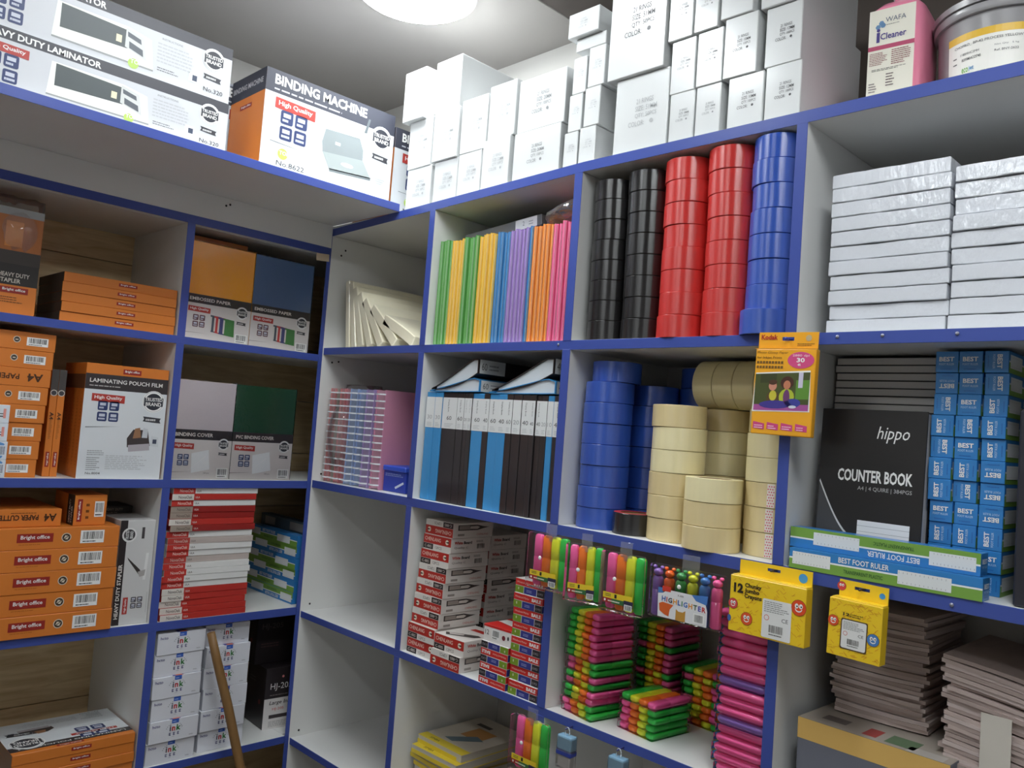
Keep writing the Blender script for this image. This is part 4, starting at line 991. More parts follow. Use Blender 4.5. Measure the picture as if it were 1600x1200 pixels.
# packs of animal-head highlighters: six round pens
BEAR = {'purple':(150,112,196),'orange':(255,110,40),'green':(70,160,90),'yellow':(220,222,50),'blue':(70,130,200),'pink':(255,104,168)}
def bear_pen(L=.098, r=.0088, head=True):
    bm = bmesh.new(); n = 14
    def rev(prof, cx=0, cz=0, sc=1):
        R_ = []
        for q, y in prof: R_.append([bm.verts.new((cx+q*math.cos(2*PI*i/n), y, cz+q*math.sin(2*PI*i/n))) for i in range(n)])
        for k in range(len(R_)-1):
            for i in range(n): bm.faces.new((R_[k][i], R_[k][(i+1)%n], R_[k+1][(i+1)%n], R_[k+1][i]))
    if not head: rev([(.0005,0),(r*.55,.0008),(r*.85,.004),(r,.009),(r,L*.9),(r*.8,L*.97),(r*.4,L),(.0005,L)])
    else: rev([(.0005,0),(r*.8,0),(r,.002),(r,L*.52),(r*.94,L*.525),(r*.94,L*.54),(r,L*.545),(r,L*.74),(r*.75,L*.79),(r*.55,L*.80)])
    def ball(cx, cy, cz, q, s=1):
        m = bmesh.ops.create_icosphere(bm, subdivisions=2, radius=q, matrix=Matrix.Translation((cx,cy,cz)))
    if head: ball(0, L*.88, 0, r*.92); ball(-r*.75, L*.985, 0, r*.42); ball(r*.75, L*.985, 0, r*.42); ball(0, L*.86, -r*.7, r*.42)
    bmesh.ops.recalc_face_normals(bm, faces=bm.faces[:])
    return sharp(bm_mesh(bm, 'animal_pen', True), 50)
bpm = {k: bear_pen() for k in BEAR}; bpl = {k: bear_pen(.102, .0091, False) for k in BEAR}
BM_ = {k: M(v, .3, 'translucent_%s_plastic' % k, coat=.4) for k, v in BEAR.items()}
def bear_pack(front='pink'):
    """lying flat, pens along x, first pen at the front"""
    t = empty('animal_highlighter_pack'); order = ['pink','blue','yellow','green','orange','purple']
    if front == 'purple': order = order[::-1]
    for i, k in enumerate(order): O('highlighter', bpl[k], BM_[k], t, (-.051, .010+i*.0186, .0092), (0,0,-PI/2))
    O('pouch', box(-.054, .054, -.0012, .116, .0002, .0184, .003, 2), CLEAR, t)
    return t
BA, BBk = bear_pack(), bear_pack('purple'); ub = {0:0, 1:0}
for i in range(17):
    pu = i in (5, 9); src = BBk if pu else BA
    o = dup(src) if ub[int(pu)] else src
    ub[int(pu)] = 1
    o.location = (1.5565+random.uniform(-.004,.004), .022+random.uniform(-.003,.003), Z3+.0003+i*.0187); o.rotation_euler = (0,0,0)
    tag(o, '%s animal highlighter pack, %s in the stack against the upright' % ('purple-fronted' if pu else 'pink-fronted', nth(i+1, 17)), 'highlighters', 'stacked animal highlighter packs')
# hanging packs
def hang_pack(x, ztop, yaw, label, sx=1.0, y=-.026, tilt=0.0):
    t = empty('highlighter_pack', (x, y, ztop-.128), yaw); t.rotation_euler = (tilt, .0, yaw)
    for i, k in enumerate(['pink','orange','yellow','green']):
        O('highlighter', pens[k], NM[k], t, ((i-1.5)*PW*sx, PT/2, .122), (-PI/2, 0, 0)).scale = (sx,1,1)
    W2 = 2*PW*sx+.003
    O('pouch', box(-W2, W2, -.0105, .0095, 0, .127, .004, 2), CLEAR, t)
    p = Print(); y0 = .030
    p.rect(-.040*sx, y0, .038*sx, y0+.012, (226,196,44), 0).rect(-.040*sx, y0-.010, .038*sx, y0, (52,104,58), 0).rect(-.040*sx, y0-.010, -.016*sx, y0, (156,44,40), 1).rect(.016*sx, y0-.012, .040*sx, y0+.002, (44,40,66), 1)
    p.lines(-.034*sx, y0+.003, .022*sx, .007, 2, (60,60,40), 2, 3).rect(-.009*sx, y0+.002, -.003*sx, y0+.010, (30,30,30), 2).disc(-.034*sx, y0-.005, .0025, WHT, 3).lines(-.026*sx, y0-.008, .034*sx, .006, 1, (226,226,210), 2, 6)
    p.bars(.018*sx, y0-.018, .020*sx, .012, 3, 7, foot=False)
    O('label_card', p.mesh(lambda u, v, o_: (u, -.0109-o_, v)), None, t)
    O('snap_button', lathe([(.0001,.002),(.003,.0019),(.0042,.0012),(.0044,0)], 16, 'button'), M((240,240,240), .3, 'white_plastic'), t, (-.012*sx, -.0108, .072), (PI/2,0,0))
    O('tape_strip', box(-.016*sx, .016*sx, .0086, .0094, .110, .150, .0002), CLEAR2, t)
    tag(t, label, 'highlighters', 'hanging neon highlighter packs'); return t
hang_pack(1.075, 1.288, -.02, 'neon highlighter pack hanging leftmost under the middle shelf edge', 1.06)
hang_pack(1.190, 1.282, .30, 'neon highlighter pack hanging second, turned slightly sideways', .80, -.030)
hang_pack(1.293, 1.279, .02, 'neon highlighter pack hanging third, beside the animal highlighters', .98)
hang_pack(1.058, .862, .02, 'neon highlighter pack hanging alone under the lowest visible shelf edge', .98)
def hang_bears():
    t = empty('animal_highlighter_pack', (1.452, -.024, 1.166)); order = ['purple','orange','green','yellow','blue','pink']
    for i, k in enumerate(order): O('highlighter', bpm[k], BM_[k], t, (-.068+i*.0272, 0, .003), (PI/2,0,0)).scale = (1.3,1,1.15)
    O('pouch', box(-.083, .083, -.0125, .0115, 0, .106, .004, 2), CLEAR, t)
    p = Print(); pts = [(-.056,.004),(-.058,.050),(-.046,.052),(-.036,.060),(.020,.060),(.030,.050),(.052,.046),(.056,.034),(.056,.004)]
    p.poly(pts, (222,222,224), 0).poly([(-.058,.051),(-.058,.062),(-.046,.062),(-.046,.052)], (70,120,180), 0).rect(-.048,.056,-.028,.066,(206,60,44),1).poly([(.020,.060),(.030,.050),(.054,.046),(.056,.064)], (70,120,190), 0)
    cols = [(50,90,170),(200,60,60),(60,60,70),(230,150,40),(50,90,170),(40,120,70),(60,110,190),(230,150,40),(60,90,60),(80,80,170),(200,60,60)]
    xx = -.048
    for k, ch in enumerate('HIGHLIGHTER'):
        g_ = text_geo(ch, .03, 0.0); wl = g_[2]/g_[3]*.0102; p.text(ch, xx, .036-.0005*k, cols[k], h=.0102, bold=.03, l=3); xx += wl+.0022
    p.text('X-606', -.012, .051, (90,80,70), h=.004, l=3)
    p.poly([(-.054,.030),(-.046,.034),(-.020,.032),(-.028,.022),(-.030,.008),(-.040,.010),(-.052,.016)], (214,96,40), 2).poly([(-.014,.004),(-.014,.026),(-.008,.022),(.002,.022),(.008,.026),(.008,.004)], (190,140,60), 2)
    p.bars(.026, .008, .024, .018, 2, 4, foot=False)
    O('label_card', p.mesh(lambda u, v, o_: (u, -.0128-o_, v)), None, t)
    O('snap_button', lathe([(.0001,.002),(.003,.0019),(.0042,.0012),(.0044,0)], 16, 'button'), M((240,240,240), .3, 'white_plastic'), t, (-.010, -.0127, .070), (PI/2,0,0))
    O('tape_strip', box(-.020, .020, .0106, .0112, .090, .132, .0002), CLEAR2, t); t.rotation_euler = (0, 0, .02)
    tag(t, 'pack of six animal-head highlighters hanging under the middle shelf edge', 'highlighters')
hang_bears()

# ================================================================ crayon and pencil boxes hanging
CY = M((244,204,36), .35, 'yellow_pattern_card', coat=.25)
def face_disc(p, x, y, r, c, l=4, smile=True):
    p.disc(x, y, r*1.06, (120,70,20), l).disc(x, y, r, c, l+1)
    for s in (-.28, .30): p.disc(x+s*r, y+.22*r, r*.26, WHT, l+2, r*.32).disc(x+s*r+.05*r, y+.18*r, r*.11, BLK, l+3)
    if smile:
        a = [(x+r*.5*math.cos(PI+PI*k/8), y-.12*r+r*.45*math.sin(PI+PI*k/8)) for k in range(9)]
        p.poly(a+[(x+r*.4*math.cos(2*PI-PI*k/8), y-.12*r+r*.28*math.sin(2*PI-PI*k/8)) for k in range(9)], WHT, l+2)
def crayon_box(x0, zt, w, h, kind, label):
    th = .024; tabh = .030 if kind else .028
    t = empty('crayon_box', (x0+w/2, -.0205, zt-h-tabh)); t.rotation_euler = (0, .02 if kind else .0, -.02)
    O('body', box(-w/2, w/2, -.014, th-.014, 0, h, .001), CY, t)
    bm = bmesh.new(); a = .013
    for q in ((-w/2+.006,-a,0,tabh),(a,w/2-.001,0,tabh),(-a,a,0,tabh*.55),(-a,a,tabh*.55+.0055,tabh)): add_box(bm, q[0],q[1],.0075,.0095,h+q[2],h+q[3])
    O('hang_tab', bm_mesh(bm, 'tab'), CY, t)
    O('slope', prism([(0,0),(0,.001),(1,.001),(1,0)], 0, 1) if False else box(-w/2+.003, w/2-.001, -.012, .0075, h, h+.002, .0005), CY, t)
    O('hook', tube([(0,-.004,h+tabh*.55+.0028),(0,.0185,h+tabh*.55+.0028)], .0022, 8, 'hook'), M((60,50,46), .4, 'dark_peg'), t)
    p = Print(); rn = random.Random(5+kind)
    for k in range(150):
        x, y = rn.uniform(.004,w-.004), rn.uniform(.004,h-.004); a = rn.choice((.7,-.7,.2)); L = .0036
        p.poly([(x-L*math.cos(a), y-L*math.sin(a)),(x+L*math.cos(a), y+L*math.sin(a)),(x+L*math.cos(a)-.0009*math.sin(a), y+L*math.sin(a)+.0009),(x-L*math.cos(a)-.0009*math.sin(a), y-L*math.sin(a)+.0009)], (222,160,32), 0)
    if not kind:
        for dx, dy, c, b in ((0,0,(250,230,150),.07),(0,0,(44,34,24),.02)):
            l = 3 if b > .05 else 5
            if b > .05: continue
            p.text('12', w*.055, h*.70, c, w=w*.13, h=h*.17, bold=.05, l=l)
            for k, s in enumerate(('Chunky','Jumbo','Crayons')): p.text(s, w*.205, h*(.80-.095*k), c, w=w*(.225,.2,.235)[k], h=h*.10, bold=.035, l=l)
        face_disc(p, w*.055, h*.49, w*.062, (206,70,70)); face_disc(p, w*.25, h*.27, w*.075, (220,84,40)); face_disc(p, w*.915, h*.66, w*.09, (224,76,36)); p.disc(w*.012, h*.22, w*.025, (60,100,170), 4, h*.06)
        lx0, lx1, ly0, ly1 = w*.455, w*.83, h*.03, h*.70
        p.disc(w*.92, h+.012, .0076, (70,150,214), 3) if False else None
    else:
        p.text('12', w*.28, h*.725, (44,34,24), w=w*.12, h=h*.055, bold=.03).text('Coloured', w*.41, h*.755, (44,34,24), w=w*.24, h=h*.026, bold=.02).text('Pencils', w*.41, h*.72, (44,34,24), w=w*.20, h=h*.026, bold=.02)
        face_disc(p, w*.10, h*.60, w*.10, (224,84,40)); face_disc(p, w*.86, h*.42, w*.11, (70,124,186))
        lx0, lx1, ly0, ly1 = w*.27, w*.73, h*.17, h*.66
        p.rrect(lx0-.002, ly0-.002, lx1+.002, ly1+.002, .003, (90,70,40), 3)
    p.rrect(lx0, ly0, lx1, ly1, .003, (228,228,226), 4)
    lw, lh = lx1-lx0, ly1-ly0
    p.lines(lx0+lw*.06, ly0+lh*.66, lw*.88, lh*.30, 6, (140,140,140), 5, 3).disc(lx0+lw*.16, ly0+lh*.52, lw*.09, (206,110,100), 5).disc(lx0+lw*.16, ly0+lh*.52, lw*.07, (232,226,224), 6)
    p.text('CE', lx0+lw*.68, ly0+lh*.47, (60,60,60), w=lw*.22, h=lh*.10, l=5).bars(lx0+lw*.2, ly0+lh*.06, lw*.6, lh*.32, 5, 6, (80,76,72), None)
    O('front_print', p.mesh(lambda u, v, o: (-w/2+u, -.014-o, v)), None, t)
    q = Print().disc(w*.88, tabh*.5, .0085 if not kind else .005, (70,150,214), 1)
    if kind: face_disc(q, w*.11, tabh*.62, .0075, (206,70,70), 1, False)
    O('tab_print', q.mesh(lambda u, v, o: (-w/2+u, .0074-o, h+v)), None, t)
    tag(t, label, 'crayons' if not kind else 'pencils', 'yellow patterned boxes hanging from the shelf edge')
crayon_box(1.553, 1.309, .152, .104, 0, 'wide yellow crayon box with round faces hanging from the shelf edge')
crayon_box(1.744, 1.306, .091, .097, 1, 'narrow yellow coloured pencil box hanging right of the crayons')

# ================================================================ exercise books, third row right bay
def ex_book(w, d, th, sag, twist, seed):
    rn = random.Random(seed); bm = bmesh.new(); n = 8; rows = []
    for i in range(n+1):
        u = i/n; z = sag*(4*u*(1-u))*-1+twist*u**2
        rows.append([bm.verts.new((-w/2+w*u, y, z+dz)) for y in (-d/2+rn.uniform(-.002,.002)*0, d/2) for dz in (0, th)])
    for i in range(n):
        a, b = rows[i], rows[i+1]
        for q in ((0,1),(1,3),(3,2),(2,0)): bm.faces.new((a[q[0]], b[q[0]], b[q[1]], a[q[1]]))
    bm.faces.new((rows[0][0],rows[0][1],rows[0][3],rows[0][2])); bm.faces.new((rows[n][0],rows[n][2],rows[n][3],rows[n][1]))
    bmesh.ops.recalc_face_normals(bm, faces=bm.faces[:])
    return sharp(bm_mesh(bm, 'exercise_book', True), 40)
EXM = [M(c, .7, 'worn_paper', noise=.15, nscale=25, stretch=(1,1,40)) for c in ((196,178,172),(178,160,154),(206,190,186))]
kb = carton('paper_box', .262, .30, .150, M((112,114,126), .5, 'grey_blue_card', noise=.05), .0015); putR(kb, 1.672, .034, Z3+.0003, -.03)
stick(kb, Print().rect(0, .113, .262, .150, (226,184,104), 1), (.262,.30,.150))
p = Print(); p.rect(0, 0, .262, .30, (170,160,150), 0).rect(.03, .03, .075, .06, (110,100,98), 1).rect(.11, .015, .135, .06, (170,70,66), 1).rect(.15, .012, .20, .06, (96,120,90), 1).rect(.19, -.0, .25, .03, (190,184,178), 1)
stick(kb, p, (.262,.30,.150), 'top'); tag(kb, 'grey carton with a yellow band under the left pile of exercise books', 'box')
zb = Z3+.1507; nE = 28
fm = [[ex_book(.165, .20, .0066, .0015+.0005*k, s, k) for k in range(3)] for s in (0.0,)]
for i in range(nE):
    o = O('exercise_book', fm[0][i % 3], EXM[i % 3] if i < 3 else None, loc=(1.772+random.uniform(-.006,.006), .235+random.uniform(-.006,.004), zb+.004+i*.0072)); o.rotation_euler = (0, random.uniform(-.004,.004), random.uniform(-.05,.05))
    tag(o, 'worn exercise book, %s in the pile on the grey carton' % nth(i+1, nE), 'book', 'exercise books piled on the carton')
nE = 40; fm2 = [ex_book(.200, .26, .0064, .0035+.001*k, -.028, k) for k in range(3)]
for i in range(nE):
    s = min(1, i/12)
    o = O('exercise_book', fm2[i % 3], EXM[(i+1) % 3] if i < 3 else None, loc=(2.005+random.uniform(-.006,.006), .200+random.uniform(-.006,.004), Z3+.0365+i*.0070)); o.rotation_euler = (0, random.uniform(-.004,.004), random.uniform(-.04,.04))
    tag(o, 'worn exercise book, %s in the sagging right-hand pile' % nth(i+1, nE), 'book', 'exercise books in the sagging pile')
O('paper_band', box(-.022, .022, -.0012, 0, -.10, .04), M((206,200,190), .6, 'white_paper_band'), loc=(1.985, .060, 1.085), rot=(.0,0,0))
tag(bpy.data.objects['paper_band'], 'white paper band around the sagging pile of exercise books', 'paper')

# ================================================================ fourth row: yellow books, hanging sharpeners
YB_ = M((232,206,60), .45, 'yellow_cover', noise=.06); WB_ = M((206,200,190), .6, 'book_pages', noise=.1, nscale=20, stretch=(1,1,30))
def ybook(w, d, h, top):
    o = O('yellow_book', box(-w/2, w/2, -d/2, d/2, 0, .0012), YB_)
    O('pages', box(-w/2+.001, w/2-.002, -d/2+.001, d/2-.001, .0013, h-.0016), WB_, o)
    O('upper_cover', box(-w/2, w/2, -d/2, d/2, h-.0015, h-.0002), M((214,204,190), .5, 'printed_cover', noise=.1), o)
    if top:
        p = Print().rect(0, 0, w, d*.13, (232,206,60), 1).text('SIMBA', w*.2, d*.04, (70,60,30), h=.010, l=3).rect(w*.35, d*.4, w*.75, d*.7, (196,140,80), 1).poly([(w*.3,d*.2),(w*.5,d*.18),(w*.8,d*.45),(w*.6,d*.5)], (110,130,140), 2).rect(w*.2,d*.75,w*.5,d*.82,(90,80,76),2)
        O('cover_print', p.mesh(lambda u, v, o_: (-w/2+u, -d/2+v, h-.0002+o_)), None, o)
    O('spine_stripe', box(-w/2-.0004, w/2-.02, -d/2-.0005, -d/2, 0, h*.5), YB_, o)
    return o
for i in range(8):
    o = ybook(.185, .25, .0212, i > 5); o.location = (.640+random.uniform(-.006,.006)+(.012 if i > 5 else 0), .19+random.uniform(-.01,.01)-(.0 if i < 6 else .012*(7-i)), Z4+.0003+i*.0213); o.rotation_euler = (0,0,random.uniform(-.05,.02))
    tag(o, 'yellow-edged book, %s in the pile below the marker boxes' % nth(i+1, 8), 'book', 'yellow-edged books')
for i in range(6):
    o = ybook(.185, .25, .0212, False); o.location = (.925+random.uniform(-.005,.005), .17, Z4+.0003+i*.0213)
    tag(o, 'yellow-edged book, %s in the lower pile near the hanging highlighters' % nth(i+1, 6), 'book', 'yellow-edged books')
for x, lab in ((1.166, 'pale blue eraser pack hanging left, nearer the neon highlighters'), (1.309, 'pale blue eraser pack hanging right, under the highlighter bay')):
    t = empty('eraser_pack', (x, -.018, .785), .05)
    O('case', box(-.021, .021, -.012, .012, 0, .072, .004, 2), CLEAR2, t); O('header', box(-.020, .020, -.0115, .0115, .040, .0715, .004, 2), M((128,178,206), .4, 'pale_blue_plastic'), t)
    O('band', box(-.0212, .0212, -.0122, .0122, .028, .040, .003, 2), M((44,62,150), .4, 'dark_blue_plastic'), t); O('erasers', box(-.017, .017, -.009, .009, .003, .026, .002), M((190,184,180), .6, 'rubber'), t)
    pts = [(.006*math.cos(a), 0, .078+.010*math.sin(a)) for a in [PI*2*k/12 for k in range(13)]]
    O('hang_loop', tube(pts, .0012, 6, 'loop'), M((206,214,220), .2, 'clear_hook'), t); O('hook', tube([(0,-.008,.0865),(0,.0165,.0865)], .0018, 6), M((60,60,120), .4, 'peg'), t)
    tag(t, lab, 'eraser', 'hanging eraser packs')
# ================================================================ LEFT UNIT -----------------------------------------------------------
A1, A2, A3, A4 = Lz['l1t'], Lz['l2t'], Lz['l3t'], Lz['l4t']
# ---- row 1, left bay
wd, dp, hh = .302, .215, .0263
o5 = carton('film_box', wd, dp, hh-.0005, CARD_O, .001)
pm5 = Print().brand(wd*.46, hh*.36, wd*.165, hh*.34).mesh(face_fn('front', wd, dp, hh)); ps5 = Print().rect(0, 0, dp, hh-.0006, (58,50,46), 0).mesh(face_fn('left', wd, dp, hh))
for i in range(5):
    o = o5 if i == 0 else o5.copy()
    if i: COL.objects.link(o)
    putL(o, -.7955+random.uniform(-.002,.002), -.010+random.uniform(-.004,.002), A1+.0003+i*hh, random.uniform(-.008,.008), wd, dp)
    O('front_print', pm5, None, o); O('side_print', ps5, None, o); tag(o, 'flat orange film box, %s of the five on the top left shelf' % nth(i+1, 5), 'box', 'five flat orange film boxes')
def stapler_box(w, d, h):
    o = carton('stapler_box', w, d, h, CARD_O, .001)
    p = Print().rect(0, h*.58, w, h, (44,40,38), 1).text('HEAVY DUTY', w*.08, h*.74, (206,200,190), w=w*.72, h=h*.085, bold=.02).text('STAPLER', w*.08, h*.625, (206,200,190), w=w*.52, h=h*.085, bold=.02)
    p.brand(w*.14, h*.42, w*.66, h*.12).lines(w*.14, h*.22, w*.6, h*.14, 3, (120,70,24), 2, 4)
    stick(o, p, (w,d,h)); return o
o = stapler_box(.098, .20, .128); putL(o, -.950, -.022, A1+.0003); tag(o, 'black and orange heavy duty stapler box standing beside the flat orange boxes', 'box')
o = carton('stapler_box', .105, .19, .145, M((176,104,48), .5, 'brown_orange_card'), .001); putL(o, -.953, -.035, A1+.1290)
stick(o, Print().rect(0,0,.105,.035,(60,52,48),1).rect(0,.125,.105,.145,(150,150,150),1).rect(.02,.045,.06,.11,(214,134,60),2), (.105,.19,.145)); tag(o, 'stapler box inside a clear bag on top of the standing stapler box', 'box')
b = crumple('plastic_bag', -.066, .066, -.115, .105, 0, .185, 10, 10, .004, 12, CLEAR2, 'crumpled clear plastic bag over the upper stapler box')
b.location = (-.13, -.900, A1+.1285); b.rotation_euler = (0,0,PI/2)
# ---- row 1, right bay : embossed paper packs
def seal_panel(p, w, h, title, red=False, pic=None, sub=None):
    p.rect(0, 0, w, h, (214,208,206), 0).rect(0, h*.80, w, h, (48,42,44), 1).text(title, w*.05, h*.86, (226,220,214), w=w*.62, h=h*.075, bold=.02)
    p.badge(w*.04, h*.60, w*.33, h*.13).tiles(w*.12, h*.27, w*.18, (104,70,78) if red else (58,70,110)).bars(w*.78, h*.03, w*.19, h*.20, 4, 5).seal(w*.86, h*.72, w*.095)
    p.poly([(0,h*.13),(w*.36,h*.15),(0,h*.14)], (110,90,94), 2)
    if pic == 'books':
        for k, (c, dx) in enumerate((((70,80,90),0),((190,60,56),.06),((66,70,120),.12),((70,130,70),.20))):
            x = w*(.40+dx); y = h*(.18-.012*k); p.poly([(x,y+h*.02),(x+w*.16,y),(x+w*.15,y+h*.38),(x-w*.02,y+h*.40)], c, 2+k)
            p.rect(x-w*.02, y+h*.05, x+w*.005, y+h*.36, (210,206,200), 3+k)
    elif pic == 'sheet': p.poly([(w*.36,h*.12),(w*.34,h*.52),(w*.62,h*.60),(w*.66,h*.20)], (232,234,236), 2).poly([(w*.30,h*.16),(w*.56,h*.46),(w*.58,h*.46)], (240,240,240), 4)
    if sub: p.text(sub, w*.56, h*.10, (90,84,84), h=h*.04, l=3)
    return p
def sheet_box(name, y0, xf, z, w, h, th, col, title, red, pic, label, frac=.46, sub=None, rough=.25, rx=0.0):
    o = O(name, box(-w/2, w/2, -th/2, th/2, 0, h, .0012), M(col, rough, 'coloured_sheets', coat=.5, noise=.12, nscale=7, bump=.3, bscale=9, dist=.003)); o['_w'] = w; o['_d'] = th
    putL(o, y0, xf, z)
    stick(o, seal_panel(Print(), w, h*frac, title, red, pic, sub), (w, th, h)); O('film_sleeve', box(-w/2-.001, w/2+.001, -th/2-.0022, th/2+.001, .0004, h+.003, .001), CLEAR, o)
    tag(o, label, 'paper pack', 'covers and embossed paper packs'); return o
sheet_box('embossed_paper_pack', -.4600, -.026, A1+.0003, .205, .290, .030, (236,162,36), 'EMBOSSED PAPER', True, 'books', 'yellow embossed paper pack with a white and black label panel')
sheet_box('embossed_paper_pack', -.2520, -.030, A1+.0003, .208, .290, .030, (70,98,140), 'EMBOSSED PAPER', True, 'books', 'blue embossed paper pack beside the yellow one')
o = O('embossed_paper_pack', box(-.1, .1, -.02, .02, 0, .322, .001), M((206,122,50), .4, 'orange_sheets', coat=.3)); o['_w'] = .2; o['_d'] = .04; putL(o, -.445, -.105, A1+.0003); tag(o, 'orange paper pack standing behind the yellow embossed paper', 'paper pack', 'covers and embossed paper packs')
# ---- row 2, right bay : PVC binding covers
sheet_box('binding_cover_pack', -.4620, -.030, A2+.0003, .186, .292, .030, (196,186,190), ' BINDING COVER', False, 'sheet', 'translucent grey binding cover pack beside the upright', .50, '100 pcs')
sheet_box('binding_cover_pack', -.2740, -.030, A2+.0003, .206, .292, .030, (22,70,42), 'PVC BINDING COVER', False, 'sheet', 'dark green PVC binding cover pack', .50, '100 pcs')
# ---- row 2, left bay
w, d, h = .228, .31, .0468
for i in range(8):
    o = carton('paper_box', w, d, h-.0005, CARD_O, .001); p = Print()
    if i == 5: p.text('A4', w*.76, h*.30, (70,40,16), w=w*.12, h=h*.40, bold=.03).text('PAPER CUTTER', w*.22, h*.34, (70,40,16), w=w*.48, h=h*.26, bold=.02); p = p.flip(w, h-.0005) if False else Print().text('A4', w*.92, h*.72, (70,40,16), w=w*.16, h=h*.44, bold=.03, rot=PI).text('PAPER CUTTER', w*.68, h*.66, (70,40,16), w=w*.56, h=h*.30, bold=.02, rot=PI)
    else:
        p.bars(w*.70, h*.26, w*.22, h*.46, 3, 4+i).disc(w*.60, h*.54, h*.18, (206,196,180), 3).disc(w*.60, h*.54, h*.14, (60,50,40), 4).rect(w*.585, h*.50, w*.615, h*.56, (206,196,180), 5)
    stick(o, p, (w,d,h)); putL(o, -1.029-.0022*i*0+.0024*(i-4)+.001, -.024+random.uniform(-.002,.002), A2+.0003+i*h)
    tag(o, 'orange carton with a barcode, %s in the tall left stack' % nth(i+1, 8) if i != 5 else 'orange A4 carton with upside-down lettering in the tall left stack', 'box', 'tall stack of orange cartons')
for i in range(2):
    w, d, h = .0178, .215, .286
    o = carton('film_box', w, d, h, CARD_O, .001); p = Print().rect(0, h*.76, w, h, (70,66,64), 1).disc(w*.5, h*.78, w*.48, (214,206,196), 2).disc(w*.5, h*.78, w*.36, (60,60,66), 3).text('A4', w*.22, h*.60, (70,40,16), w=h*.07, h=w*.55, rot=-PI/2, bold=.02).brand(w*.24, h*.23, h*.14, w*.52, rot=-PI/2).lines(w*.3, h*.35, w*.4, h*.18, 12, (150,90,30), 2, 3)
    stick(o, p, (w,d,h)); putL(o, -.786+i*.0186, -.055, A2+.0003); tag(o, 'slim orange film box standing upright, %s of the pair' % ('left','right')[i], 'box', 'slim upright film boxes')
def pouch_front(w, h):
    p = Print(); p.rect(0, 0, w, h*.91, (216,220,224), 0).rect(0, h*.775, w, h*.91, (54,48,50), 1).brand(w*.43, h*.925, w*.22, h*.045)
    p.text('LAMINATING POUCH FILM', w*.05, h*.835, (232,230,226), w=w*.88, h=h*.036, bold=.015).lines(w*.05, h*.80, w*.52, h*.018, 1, (190,186,184), 3, 3)
    p.badge(w*.09, h*.665, w*.39, h*.075).tiles(w*.17, h*.50, w*.25).seal(w*.835, h*.70, w*.14)
    p.poly([(w*.05,h*.44),(w*.46,h*.46),(w*.05,h*.446)], (70,70,74), 2)
    p.poly([(w*.56,h*.28),(w*.55,h*.36),(w*.62,h*.44),(w*.80,h*.44),(w*.84,h*.30)], (66,58,58), 2).poly([(w*.58,h*.24),(w*.57,h*.30),(w*.83,h*.32),(w*.84,h*.26)], (176,170,176), 3).poly([(w*.84,h*.30),(w*.85,h*.39),(w*.94,h*.38),(w*.95,h*.29)], (206,210,214), 3).rect(w*.87, h*.32, w*.92, h*.36, (70,76,96), 4).poly([(w*.62,h*.36),(w*.64,h*.45),(w*.70,h*.46),(w*.72,h*.37)], (150,110,80), 4).poly([(w*.73,h*.37),(w*.74,h*.46),(w*.80,h*.45),(w*.80,h*.37)], (196,200,206), 4)
    p.lines(w*.10, h*.20, w*.20, h*.05, 3, (150,152,156), 2, 5).lines(w*.10, h*.07, w*.16, h*.12, 7, (140,142,146), 2, 6).lines(w*.32, h*.08, w*.60, h*.13, 8, (186,188,192), 2, 7).text('No.8004', w*.10, h*.035, (80,80,80), w=w*.17, h=h*.02, bold=.01)
    return p
w, d, h = .222, .0305, .312
lam0 = carton('laminating_film_box', w, d-.0005, h, CARD_O, .001); stick(lam0, pouch_front(w, h), (w, d-.0005, h))
stick(lam0, Print().rect(0, h*.775, d-.001, h*.90, (110,70,44), 1).lines(d*.3, h*.1, d*.4, h*.6, 20, (190,104,40), 1, 3), (w, d-.0005, h), 'left')
for i in range(6):
    o = lam0 if i == 0 else dup(lam0)
    putL(o, -.7145+.0004*i, -.016-i*d, A2+.0003, random.uniform(-.01,.01) if i else 0, w, d-.0005)
    tag(o, ['upright laminating pouch film box in front, white face with black title band','upright laminating pouch film box directly behind the front one'][i] if i < 2 else 'upright laminating film box, %s from the front in the row of six' % ORD[i+1], 'box', 'row of laminating film boxes')
SM = M((222,228,236), .4, 'white_blue_card')
for i in range(4):
    o = carton('staple_box', .07, .08, .0455, SM, .001); p = Print()
    if i < 2: p.disc(.045, .010, .016, (96,150,206), 1, .010).disc(.045, .038, .018, (96,150,206), 1, .006).bars(.052, .010, .014, .026, 2, 3, (90,100,130), (230,234,240), False)
    else: p.rect(.040, .015, .056, .018, (80,80,84), 1).rect(.036, .022, .056, .024, (80,80,84), 1).rect(.056, .012, .062, .036, (226,150,140), 1)
    stick(o, p, (.07,.08,.0455)); putL(o, -.9585+(.003 if i < 2 else 0), .0, A2+.0003+i*.046); tag(o, 'small white and blue box at the far left, %s of four' % nth(i+1, 4), 'box', 'small white and blue boxes')
